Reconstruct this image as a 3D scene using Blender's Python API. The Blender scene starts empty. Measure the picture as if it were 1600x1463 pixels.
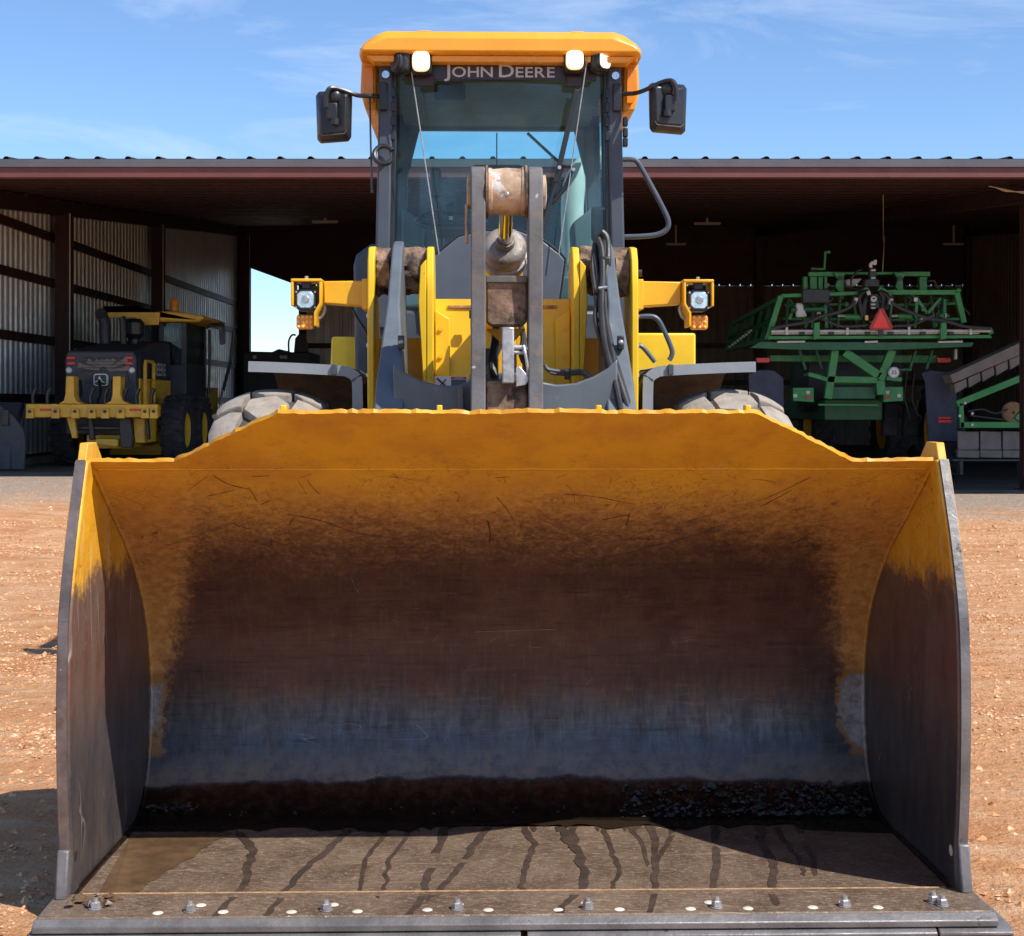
import bpy, bmesh, math, random
from mathutils import Vector, Matrix, noise as mnoise
random.seed(7)
PI = math.pi
R_ = math.radians
scene = bpy.context.scene

# ------------------------------------------------------------------ camera, sky, sun, exposure
F_PX, HX, HY, CAM_H = 2300.0, 800.0, 630.0, 1.53
cam_d = bpy.data.cameras.new('camera')
cam_d.sensor_width = 36.0
cam_d.lens = 36.0 * F_PX / 1600.0
cam_d.shift_y = -(731.5 - HY) / 1600.0
cam_d.clip_end = 6000.0
cam = bpy.data.objects.new('camera', cam_d)
scene.collection.objects.link(cam)
cam.location = (0, 0, CAM_H)
cam.rotation_euler = (PI / 2, 0, 0)
scene.camera = cam

SUN = Vector((0.65, -0.48, 1.0)).normalized()
world = bpy.data.worlds.new('World')
scene.world = world
world.use_nodes = True
wn = world.node_tree
wn.nodes.clear()
w_out = wn.nodes.new('ShaderNodeOutputWorld')
w_bg = wn.nodes.new('ShaderNodeBackground')
w_sky = wn.nodes.new('ShaderNodeTexSky')
w_sky.sky_type = 'NISHITA'
w_sky.sun_disc = False
w_sky.sun_elevation = math.asin(SUN.z)
w_sky.sun_rotation = math.atan2(SUN.x, SUN.y)
w_sky.altitude = 900
w_sky.air_density = 1.0
w_sky.dust_density = 0.0
w_sky.ozone_density = 6.5
w_bg.inputs['Strength'].default_value = 0.15
w_tc = wn.nodes.new('ShaderNodeTexCoord')
w_map = wn.nodes.new('ShaderNodeMapping')
w_map.inputs['Rotation'].default_value = (0, R_(17), R_(10))
w_map.inputs['Scale'].default_value = (2.6, 2.0, 12.0)
w_n = wn.nodes.new('ShaderNodeTexNoise')
w_n.inputs['Scale'].default_value = 1.6
w_n.inputs['Detail'].default_value = 7
w_n.inputs['Roughness'].default_value = 0.62
w_n.inputs['Distortion'].default_value = 0.6
w_r = wn.nodes.new('ShaderNodeMapRange')
w_r.inputs['From Min'].default_value = 0.50
w_r.inputs['From Max'].default_value = 0.72
w_r.inputs['To Max'].default_value = 0.42
w_mx = wn.nodes.new('ShaderNodeMix')
w_mx.data_type = 'RGBA'
w_mx.inputs[7].default_value = (4.6, 5.3, 6.6, 1)
wn.links.new(w_tc.outputs['Generated'], w_map.inputs['Vector'])
wn.links.new(w_map.outputs['Vector'], w_n.inputs['Vector'])
wn.links.new(w_n.outputs['Fac'], w_r.inputs['Value'])
wn.links.new(w_r.outputs['Result'], w_mx.inputs[0])
wn.links.new(w_sky.outputs['Color'], w_mx.inputs[6])
wn.links.new(w_mx.outputs[2], w_bg.inputs['Color'])
wn.links.new(w_bg.outputs['Background'], w_out.inputs['Surface'])

sun_d = bpy.data.lights.new('sun', 'SUN')
sun_d.energy = 5.0
sun_d.angle = R_(0.53)
sun_d.color = (1.0, 0.95, 0.87)
sun = bpy.data.objects.new('sun', sun_d)
scene.collection.objects.link(sun)
sun.rotation_euler = (-SUN).to_track_quat('-Z', 'Y').to_euler()
sun.location = (10, -8, 16)

vs = scene.view_settings
vs.view_transform = 'Standard'
vs.look = 'None'
vs.exposure = 0.28
vs.gamma = 1.0
vs.use_curve_mapping = False

# ------------------------------------------------------------------ pixel -> place, mesh builder
def W(px, py, D):
    """photo pixel at depth D -> world point"""
    return Vector(((px - HX) * D / F_PX, D, CAM_H - (py - HY) * D / F_PX))

def WF(px, py, z=0.0):
    """photo pixel lying on a level surface of height z"""
    D = (CAM_H - z) * F_PX / (py - HY)
    return W(px, py, D)

YAW = 0.0225
def L(px, py, D):
    """same in the loader's own frame (its axis is turned a little)"""
    w = W(px, py, D)
    return Vector((w.x - (0.012 - YAW * (D - 4.5)), D, w.z))

ORG = {}
COL = scene.collection

class MB:
    def __init__(s):
        s.v, s.f = [], []
    def add(s, vs_, fs_):
        o = len(s.v)
        s.v += [Vector(p) for p in vs_]
        s.f += [tuple(i + o for i in f) for f in fs_]
        return s
    def box(s, x0, x1, y0, y1, z0, z1):
        p = [(x, y, z) for z in (z0, z1) for y in (y0, y1) for x in (x0, x1)]
        return s.add(p, [(0, 2, 3, 1), (4, 5, 7, 6), (0, 1, 5, 4), (2, 6, 7, 3), (0, 4, 6, 2), (1, 3, 7, 5)])
    def bar(s, a, b, w, h, up=(0, 0, 1), w2=None, h2=None):
        a, b = Vector(a), Vector(b)
        d = (b - a).normalized()
        u = Vector(up)
        if abs(d.dot(u)) > 0.98:
            u = Vector((0, 1, 0))
        sx = d.cross(u).normalized()
        sz = sx.cross(d).normalized()
        w2 = w if w2 is None else w2
        h2 = h if h2 is None else h2
        p = []
        for c, ww, hh in ((a, w, h), (b, w2, h2)):
            for i, j in ((-1, -1), (1, -1), (1, 1), (-1, 1)):
                p.append(c + sx * (i * ww / 2) + sz * (j * hh / 2))
        return s.add(p, [(3, 2, 1, 0), (4, 5, 6, 7), (0, 1, 5, 4), (1, 2, 6, 5), (2, 3, 7, 6), (3, 0, 4, 7)])
    def cyl(s, a, b, r0, r1=None, n=16, caps=True):
        r1 = r0 if r1 is None else r1
        return s.tube([a, b], [r0, r1], n, caps)
    def tube(s, pts, r, n=10, caps=True):
        pts = [Vector(p) for p in pts]
        if not isinstance(r, (list, tuple)):
            r = [r] * len(pts)
        rings = []
        prev = None
        for i, p in enumerate(pts):
            if i == 0: t = pts[1] - pts[0]
            elif i == len(pts) - 1: t = pts[-1] - pts[-2]
            else: t = (pts[i + 1] - pts[i]).normalized() + (pts[i] - pts[i - 1]).normalized()
            t = t.normalized() if t.length > 1e-9 else Vector((0, 0, 1))
            if prev is None:
                u = Vector((0, 0, 1)) if abs(t.z) < 0.9 else Vector((1, 0, 0))
                u = (u - t * u.dot(t)).normalized()
            else:
                u = (prev - t * prev.dot(t)).normalized()
            prev = u
            v = t.cross(u)
            rings.append([p + (u * math.cos(2 * PI * k / n) + v * math.sin(2 * PI * k / n)) * r[i] for k in range(n)])
        o = len(s.v)
        for rg in rings: s.v += rg
        for i in range(len(rings) - 1):
            for k in range(n):
                k2 = (k + 1) % n
                s.f.append((o + i * n + k, o + i * n + k2, o + (i + 1) * n + k2, o + (i + 1) * n + k))
        if caps:
            s.f.append(tuple(o + k for k in reversed(range(n))))
            s.f.append(tuple(o + (len(rings) - 1) * n + k for k in range(n)))
        return s
    def prism(s, poly, plane, a0, a1):
        """poly 2D outline; plane 'yz' extrudes along x, 'xz' along y, 'xy' along z"""
        def mk(p, a):
            if plane == 'yz': return Vector((a, p[0], p[1]))
            if plane == 'xz': return Vector((p[0], a, p[1]))
            return Vector((p[0], p[1], a))
        n = len(poly)
        o = len(s.v)
        s.v += [mk(p, a0) for p in poly] + [mk(p, a1) for p in poly]
        s.f.append(tuple(o + i for i in range(n)))
        s.f.append(tuple(o + n + i for i in reversed(range(n))))
        for i in range(n):
            j = (i + 1) % n
            s.f.append((o + j, o + i, o + n + i, o + n + j))
        return s
    def lathe(s, prof, c, axis='x', n=32, closed=False):
        """prof: (radius, offset along axis)"""
        c = Vector(c)
        o = len(s.v)
        m = len(prof)
        for k in range(n):
            a = 2 * PI * k / n
            ca, sa = math.cos(a), math.sin(a)
            for r, h in prof:
                if axis == 'x': s.v.append(c + Vector((h, r * ca, r * sa)))
                elif axis == 'y': s.v.append(c + Vector((r * ca, h, r * sa)))
                else: s.v.append(c + Vector((r * ca, r * sa, h)))
        rng = m if closed else m - 1
        for k in range(n):
            k2 = (k + 1) % n
            for i in range(rng):
                j = (i + 1) % m
                s.f.append((o + k * m + i, o + k * m + j, o + k2 * m + j, o + k2 * m + i))
        return s
    def ball(s, c, rx, ry=None, rz=None, n=12, m=8):
        ry = rx if ry is None else ry
        rz = rx if rz is None else rz
        c = Vector(c)
        o = len(s.v)
        s.v.append(c + Vector((0, 0, -rz)))
        for i in range(1, m):
            a = -PI / 2 + PI * i / m
            for k in range(n):
                b = 2 * PI * k / n
                s.v.append(c + Vector((rx * math.cos(a) * math.cos(b), ry * math.cos(a) * math.sin(b), rz * math.sin(a))))
        s.v.append(c + Vector((0, 0, rz)))
        top = len(s.v) - 1
        for k in range(n):
            k2 = (k + 1) % n
            s.f.append((o, o + 1 + k2, o + 1 + k))
            for i in range(m - 2):
                b = o + 1 + i * n
                s.f.append((b + k, b + k2, b + n + k2, b + n + k))
            s.f.append((top, top - n + k, top - n + k2))
        return s
    def build(s, name, mat, parent=None, bevel=0, smooth=35, org=None, seg=2):
        if org is None:
            org = ORG[parent.name] if parent is not None else Vector((0, 0, 0))
        me = bpy.data.meshes.new(name)
        me.from_pydata([tuple(p - org) for p in s.v], [], s.f)
        me.update()
        bm = bmesh.new()
        bm.from_mesh(me)
        bmesh.ops.recalc_face_normals(bm, faces=bm.faces)
        bm.to_mesh(me)
        bm.free()
        me.materials.append(MATS[mat] if isinstance(mat, str) else mat)
        if smooth:
            for p in me.polygons: p.use_smooth = True
            me.set_sharp_from_angle(angle=R_(smooth))
        ob = bpy.data.objects.new(name, me)
        COL.objects.link(ob)
        if parent is not None:
            ob.parent = parent
            off = org - ORG[parent.name]
            ob.location = off
        else:
            ob.location = org
        ORG[ob.name] = org.copy()
        if bevel:
            b = ob.modifiers.new('bevel', 'BEVEL')
            b.width = bevel
            b.segments = seg
            b.limit_method = 'ANGLE'
            b.angle_limit = R_(40)
        return ob

def thing(name, label, cat, loc, group=None):
    o = bpy.data.objects.new(name, None)
    o.empty_display_size = 0.3
    COL.objects.link(o)
    o.location = loc
    ORG[o.name] = Vector(loc)
    tag(o, label, cat, group)
    return o

def tag(o, label=None, cat=None, group=None, kind=None):
    if label: o['label'] = label
    if cat: o['category'] = cat
    if group: o['group'] = group
    if kind: o['kind'] = kind
    return o

def spline(pts, n=6):
    """Catmull-Rom through points of any dimension"""
    P = [Vector(p) for p in pts]
    out = []
    for i in range(len(P) - 1):
        p0 = P[max(i - 1, 0)]; p1 = P[i]; p2 = P[i + 1]; p3 = P[min(i + 2, len(P) - 1)]
        for k in range(n):
            t = k / n
            out.append(0.5 * ((2 * p1) + (p2 - p0) * t + (2 * p0 - 5 * p1 + 4 * p2 - p3) * t * t + (3 * p1 - p0 - 3 * p2 + p3) * t ** 3))
    out.append(P[-1])
    return out

def sstep(a, b, x):
    t = min(1, max(0, (x - a) / (b - a)))
    return t * t * (3 - 2 * t)

def text_mesh(txt, size):
    """flat letters as a bmesh-ready (verts, faces, width), in x/z, facing -y"""
    cu = bpy.data.curves.new('lettering', 'FONT')
    cu.body = txt
    cu.size = size
    cu.offset = size * 0.012
    cu.resolution_u = 3
    ob = bpy.data.objects.new('lettering', cu)
    COL.objects.link(ob)
    dg = bpy.context.evaluated_depsgraph_get()
    dg.update()
    me = bpy.data.meshes.new_from_object(ob.evaluated_get(dg))
    v = [Vector((p.co.x, 0, p.co.y)) for p in me.vertices]
    f = [tuple(p.vertices) for p in me.polygons]
    bpy.data.objects.remove(ob)
    bpy.data.curves.remove(cu)
    bpy.data.meshes.remove(me)
    x0 = min(p.x for p in v); x1 = max(p.x for p in v)
    for p in v: p.x -= x0
    return v, f, x1 - x0

# ------------------------------------------------------------------ materials
MATS = {}

class NT:
    def __init__(s, name):
        s.m = bpy.data.materials.new(name)
        s.m.use_nodes = True
        s.t = s.m.node_tree
        s.b = s.t.nodes['Principled BSDF']
        s.o = s.t.nodes['Material Output']
        tc = s.t.nodes.new('ShaderNodeTexCoord')
        s.obj = tc.outputs['Object']
        MATS[name] = s.m
    def _in(s, sock, val):
        if val is None: return
        if isinstance(val, bpy.types.NodeSocket): s.t.links.new(val, sock)
        elif isinstance(val, (tuple, list)) and len(val) == 3 and sock.type == 'RGBA': sock.default_value = (*val, 1)
        elif sock.type == 'RGBA' and isinstance(val, (int, float)): sock.default_value = (val, val, val, 1)
        else: sock.default_value = val
    def noise(s, scale, detail=5, rough=0.55, vec=None, dist=0.0):
        n = s.t.nodes.new('ShaderNodeTexNoise')
        s._in(n.inputs['Vector'], vec or s.obj)
        n.inputs['Scale'].default_value = scale
        n.inputs['Detail'].default_value = detail
        n.inputs['Roughness'].default_value = rough
        n.inputs['Distortion'].default_value = dist
        return n.outputs['Fac']
    def voro(s, scale, vec=None, feature='F1', out='Distance'):
        n = s.t.nodes.new('ShaderNodeTexVoronoi')
        n.feature = feature
        s._in(n.inputs['Vector'], vec or s.obj)
        n.inputs['Scale'].default_value = scale
        return n.outputs[out]
    def scaled(s, sc, rot=(0, 0, 0), loc=(0, 0, 0)):
        n = s.t.nodes.new('ShaderNodeMapping')
        s._in(n.inputs['Vector'], s.obj)
        n.inputs['Scale'].default_value = sc
        n.inputs['Rotation'].default_value = rot
        n.inputs['Location'].default_value = loc
        return n.outputs['Vector']
    def xyz(s, vec=None):
        n = s.t.nodes.new('ShaderNodeSeparateXYZ')
        s._in(n.inputs[0], vec or s.obj)
        return n.outputs[0], n.outputs[1], n.outputs[2]
    def math(s, op, a, b=None, c=None):
        n = s.t.nodes.new('ShaderNodeMath')
        n.operation = op
        s._in(n.inputs[0], a)
        s._in(n.inputs[1], b)
        s._in(n.inputs[2], c)
        return n.outputs[0]
    def rng(s, v, a, b, c=0.0, d=1.0, smooth=True):
        n = s.t.nodes.new('ShaderNodeMapRange')
        n.interpolation_type = 'SMOOTHSTEP' if smooth else 'LINEAR'
        s._in(n.inputs['Value'], v)
        n.inputs['From Min'].default_value = a
        n.inputs['From Max'].default_value = b
        n.inputs['To Min'].default_value = c
        n.inputs['To Max'].default_value = d
        return n.outputs['Result']
    def mix(s, f, a, b, mode='MIX'):
        n = s.t.nodes.new('ShaderNodeMix')
        n.data_type = 'RGBA'
        n.blend_type = mode
        s._in(n.inputs[0], f)
        s._in(n.inputs[6], a)
        s._in(n.inputs[7], b)
        return n.outputs[2]
    def set(s, **k):
        names = dict(col='Base Color', rough='Roughness', metal='Metallic', spec='Specular IOR Level', alpha='Alpha')
        for a, v in k.items(): s._in(s.b.inputs[names[a]], v)
        return s
    def bump(s, h, strength=0.3, dist=0.01):
        n = s.t.nodes.new('ShaderNodeBump')
        n.inputs['Strength'].default_value = strength
        n.inputs['Distance'].default_value = dist
        s._in(n.inputs['Height'], h)
        s.t.links.new(n.outputs[0], s.b.inputs['Normal'])
        return s

def mul(c, k): return tuple(min(1, x * k) for x in c)

def pbr(name, col, rough=0.5, metal=0.0, var=0.18, scale=5.0, dirt=None, dirt_amt=0.0, dirt_scale=4.0, bump=0.0, fine=60.0, chips=None, chip_amt=0.0, chip_scale=38):
    m = NT(name)
    n = m.noise(scale, 6, 0.6)
    c = m.mix(m.rng(n, 0.3, 0.7), mul(col, 1 - var), mul(col, 1 + var))
    r = m.rng(m.noise(scale * 3, 4), 0.25, 0.75, max(0.03, rough - 0.09), min(1, rough + 0.11))
    if dirt is not None:
        d = m.rng(m.noise(dirt_scale, 8, 0.68), 0.72 - dirt_amt * 0.5, 0.86 - dirt_amt * 0.4)
        c = m.mix(d, c, dirt)
    if chips is not None:
        d2 = m.rng(m.noise(chip_scale, 6, 0.68), 0.70 - chip_amt, 0.74 - chip_amt)
        c = m.mix(d2, c, chips)
    m.set(col=c, rough=r, metal=metal)
    if bump:
        m.bump(m.noise(fine, 5), bump, 0.006)
    return m

DUST = (0.30, 0.20, 0.125)
pbr('loader_yellow', (0.80, 0.50, 0.012), 0.42, dirt=(0.46, 0.31, 0.12), dirt_amt=0.22, dirt_scale=4, var=0.10, scale=3, bump=0.05, chips=(0.14, 0.075, 0.035), chip_amt=0.015, chip_scale=26)
pbr('roof_yellow', (0.86, 0.36, 0.028), 0.30, var=0.05, dirt=(0.5, 0.3, 0.09), dirt_amt=0.05)
pbr('lamp_arm_yellow', (0.80, 0.42, 0.012), 0.42, var=0.10, scale=3, dirt=(0.44, 0.26, 0.08), dirt_amt=0.18, dirt_scale=5, chips=(0.16, 0.08, 0.03), chip_amt=0.01, chip_scale=24, bump=0.05)
pbr('machine_grey', (0.105, 0.125, 0.145), 0.42, var=0.12, dirt=(0.215, 0.185, 0.16), dirt_amt=0.26, dirt_scale=6, chips=(0.45, 0.42, 0.39), chip_amt=-0.005, chip_scale=30, bump=0.06)
pbr('dirty_grey', (0.12, 0.115, 0.115), 0.55, var=0.25, dirt=(0.22, 0.15, 0.10), dirt_amt=0.42, dirt_scale=9, chips=(0.44, 0.41, 0.385), chip_amt=0.065, chip_scale=11, bump=0.25)
pbr('grease_mud', (0.22, 0.135, 0.085), 0.7, var=0.5, scale=12, dirt=(0.030, 0.020, 0.016), dirt_amt=0.52, dirt_scale=13, bump=0.9, fine=35)
pbr('hub_mud', (0.50, 0.34, 0.22), 0.7, var=0.35, scale=10, dirt=(0.17, 0.09, 0.05), dirt_amt=0.36, dirt_scale=11, chips=(0.60, 0.56, 0.53), chip_amt=0.12, chip_scale=9, bump=0.9, fine=30)
pbr('gland_mud', (0.24, 0.21, 0.185), 0.5, 0.3, var=0.35, scale=9, dirt=(0.44, 0.28, 0.15), dirt_amt=0.40, dirt_scale=7, chips=(0.06, 0.05, 0.045), chip_amt=0.05, chip_scale=20, bump=0.5, fine=40)
pbr('gouge_dark', (0.085, 0.034, 0.018), 0.7)
pbr('gouge_pale', (0.30, 0.23, 0.18), 0.5)
pbr('hole_shade', (0.02, 0.018, 0.017), 0.8)  # shade inside a plate hole, put into the colour
pbr('cab_grey', (0.060, 0.072, 0.092), 0.45, var=0.08, dirt=(0.13, 0.12, 0.115), dirt_amt=0.05)
pbr('cab_panel', (0.085, 0.10, 0.125), 0.5, var=0.08, chips=(0.4, 0.4, 0.4), chip_amt=-0.04)
pbr('black_plastic', (0.018, 0.019, 0.022), 0.38, var=0.2, dirt=(0.07, 0.06, 0.055), dirt_amt=0.05)
pbr('rubber_hose', (0.022, 0.021, 0.021), 0.5, var=0.3, dirt=(0.13, 0.09, 0.065), dirt_amt=0.16, dirt_scale=14)
pbr('fender_grey', (0.25, 0.275, 0.30), 0.38, var=0.08, dirt=(0.28, 0.23, 0.19), dirt_amt=0.05)
pbr('fender_inner', (0.060, 0.043, 0.033), 0.9, var=0.4, scale=9, dirt=(0.15, 0.09, 0.06), dirt_amt=0.22, bump=0.6)
pbr('tyre_rubber', (0.060, 0.054, 0.050), 0.85, var=0.3, dirt=(0.22, 0.165, 0.12), dirt_amt=0.22, bump=0.3)
pbr('tread_dusty', (0.315, 0.268, 0.222), 0.9, var=0.22, scale=9, dirt=(0.20, 0.16, 0.13), dirt_amt=0.30, dirt_scale=9, chips=(0.09, 0.08, 0.072), chip_amt=0.03, chip_scale=16, bump=0.9, fine=30)
pbr('dark_tyre', (0.030, 0.030, 0.032), 0.8, var=0.3, dirt=(0.10, 0.08, 0.065), dirt_amt=0.16, bump=0.2)
pbr('chrome', (0.75, 0.70, 0.62), 0.12, 1.0, var=0.04)
pbr('bare_steel', (0.46, 0.46, 0.47), 0.38, 0.7, var=0.25, scale=20, dirt=(0.17, 0.13, 0.10), dirt_amt=0.22, dirt_scale=24, bump=0.2)
pbr('edge_steel', (0.165, 0.155, 0.152), 0.48, 0.35, var=0.30, scale=6, dirt=(0.26, 0.19, 0.13), dirt_amt=0.28, dirt_scale=5, chips=(0.075, 0.055, 0.045), chip_amt=0.06, chip_scale=13, bump=0.3)
pbr('plug_white', (0.62, 0.57, 0.49), 0.6, var=0.12, dirt=(0.28, 0.21, 0.15), dirt_amt=0.15)
pbr('weld_rust', (0.34, 0.19, 0.085), 0.7, var=0.35, scale=30, bump=0.6)
pbr('amber', (0.85, 0.27, 0.012), 0.25, var=0.08)
pbr('amber_bright', (1.0, 0.55, 0.12), 0.2, var=0.05)
pbr('deere_seat', (0.10, 0.085, 0.03), 0.8)
pbr('lens_clear', (0.62, 0.66, 0.68), 0.10, 0.75, var=0.2, scale=60)
pbr('white_print', (0.78, 0.78, 0.76), 0.55, var=0.04)
pbr('band_maroon', (0.030, 0.013, 0.011), 0.35, var=0.15)
pbr('red_print', (0.55, 0.045, 0.04), 0.5, var=0.06)
pbr('stay_grey', (0.30, 0.30, 0.29), 0.5, var=0.2, scale=20)
pbr('letter_grey', (0.50, 0.50, 0.48), 0.55, var=0.04)
pbr('seat_cloth', (0.045, 0.05, 0.058), 0.85, var=0.2)
pbr('cab_liner', (0.115, 0.135, 0.155), 0.8, var=0.08)
# shed
pbr('primer_red', (0.038, 0.0125, 0.0115), 0.6, var=0.22, scale=2.5, dirt=(0.16, 0.085, 0.065), dirt_amt=0.10)
pbr('fascia_red', (0.135, 0.045, 0.040), 0.55, var=0.10, scale=1.5, dirt=(0.19, 0.085, 0.065), dirt_amt=0.12, dirt_scale=2)
pbr('gutter_grey', (0.105, 0.108, 0.12), 0.45, 0.2, var=0.10, scale=1.0)
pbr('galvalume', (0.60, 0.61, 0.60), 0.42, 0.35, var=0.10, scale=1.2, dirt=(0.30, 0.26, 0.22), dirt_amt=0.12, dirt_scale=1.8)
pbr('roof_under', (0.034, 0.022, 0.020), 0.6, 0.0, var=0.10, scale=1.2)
pbr('galvalume_shaded', (0.17, 0.145, 0.12), 0.6, 0.0, var=0.18, scale=0.8, dirt=(0.09, 0.065, 0.05), dirt_amt=0.2, dirt_scale=1.4)  # galvalume with the shed's inner shade put into its colour
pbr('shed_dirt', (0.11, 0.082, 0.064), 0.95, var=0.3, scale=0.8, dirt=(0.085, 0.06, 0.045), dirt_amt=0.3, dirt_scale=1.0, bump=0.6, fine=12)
pbr('bar_brown', (0.16, 0.13, 0.12), 0.42, 0.4, var=0.35, scale=9, dirt=(0.10, 0.055, 0.038), dirt_amt=0.30, dirt_scale=6, chips=(0.45, 0.40, 0.33), chip_amt=0.0, bump=0.15)
pbr('fixture', (0.56, 0.50, 0.40), 0.5, var=0.08)
# machines in the shed
pbr('grader_yellow', (0.74, 0.42, 0.040), 0.45, var=0.12, dirt=DUST, dirt_amt=0.14)
pbr('grader_black', (0.040, 0.044, 0.058), 0.5, var=0.15, dirt=(0.14, 0.12, 0.10), dirt_amt=0.12)
pbr('deere_green', (0.034, 0.245, 0.058), 0.38, var=0.12, dirt=(0.13, 0.15, 0.09), dirt_amt=0.07)
pbr('dark_green', (0.014, 0.120, 0.045), 0.45, var=0.15, dirt=(0.09, 0.08, 0.055), dirt_amt=0.14)
pbr('flap_blue', (0.045, 0.052, 0.085), 0.6, var=0.15, dirt=(0.13, 0.11, 0.10), dirt_amt=0.12)
pbr('smv_red', (1.0, 0.055, 0.025), 0.35, var=0.04)
pbr('smv_border', (0.42, 0.02, 0.02), 0.35, var=0.05)
pbr('tail_red', (0.62, 0.030, 0.022), 0.25, var=0.1)
pbr('dim_white', (0.60, 0.60, 0.58), 0.45, var=0.08, dirt=DUST, dirt_amt=0.08)
pbr('belt_grey', (0.20, 0.172, 0.15), 0.75, var=0.15, dirt=(0.18, 0.14, 0.11), dirt_amt=0.2)
pbr('implement_grey', (0.050, 0.055, 0.062), 0.6, var=0.15, dirt=DUST, dirt_amt=0.08)
def pebble_mat():
    m = NT('pebble')
    n = m.noise(23, 2, 0.5)
    c = m.mix(m.rng(n, 0.32, 0.44), (0.26, 0.11, 0.05), (0.58, 0.285, 0.135))
    c = m.mix(m.rng(n, 0.50, 0.60), c, (0.76, 0.48, 0.28))
    c = m.mix(m.rng(m.noise(31, 2), 0.64, 0.70), c, (0.50, 0.44, 0.37))
    m.set(col=c, rough=0.92, spec=0.2)
pebble_mat()
pbr('pebble_dark', (0.036, 0.034, 0.033), 0.85, var=0.7, scale=14, dirt=(0.10, 0.085, 0.07), dirt_amt=0.2, dirt_scale=12, chips=(0.17, 0.165, 0.155), chip_amt=0.02, chip_scale=18, bump=0.4)
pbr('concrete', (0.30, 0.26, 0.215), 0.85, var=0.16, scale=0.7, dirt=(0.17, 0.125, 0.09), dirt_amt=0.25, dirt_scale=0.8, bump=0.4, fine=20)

def emis(name, col, k):
    m = NT(name)
    m.set(col=(0.8, 0.8, 0.78), rough=0.2)
    m.b.inputs['Emission Color'].default_value = (*col, 1)
    m.b.inputs['Emission Strength'].default_value = k
emis('lamp_lit', (1.0, 0.84, 0.58), 2.6)
emis('lamp_rim', (1.0, 0.55, 0.16), 0.9)
emis('lamp_half', (1.0, 0.84, 0.60), 1.0)

def glass(name, tint, gloss=0.06):
    m = NT(name)
    t = m.t
    tr = t.nodes.new('ShaderNodeBsdfTransparent')
    tr.inputs[0].default_value = (*tint, 1)
    gl = t.nodes.new('ShaderNodeBsdfGlossy')
    gl.inputs['Roughness'].default_value = 0.02
    fr = t.nodes.new('ShaderNodeFresnel')
    fr.inputs[0].default_value = 1.45
    smear = m.rng(m.noise(2.0, 4), 0.4, 0.75, 0.0, 0.05)
    k = m.math('ADD', m.math('MULTIPLY', fr.outputs[0], 0.85), smear)
    df = t.nodes.new('ShaderNodeBsdfDiffuse')
    df.inputs[0].default_value = (0.35, 0.42, 0.42, 1)
    a = t.nodes.new('ShaderNodeMixShader')
    t.links.new(k, a.inputs[0]); t.links.new(tr.outputs[0], a.inputs[1]); t.links.new(gl.outputs[0], a.inputs[2])
    b = t.nodes.new('ShaderNodeMixShader')
    t.links.new(m.rng(m.noise(5, 6), 0.35, 0.8, 0.012, 0.05), b.inputs[0]); t.links.new(a.outputs[0], b.inputs[1]); t.links.new(df.outputs[0], b.inputs[2])
    t.links.new(b.outputs[0], m.o.inputs['Surface'])
glass('cab_glass', (0.68, 0.92, 0.92))
glass('grader_glass', (0.45, 0.55, 0.55))

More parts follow.
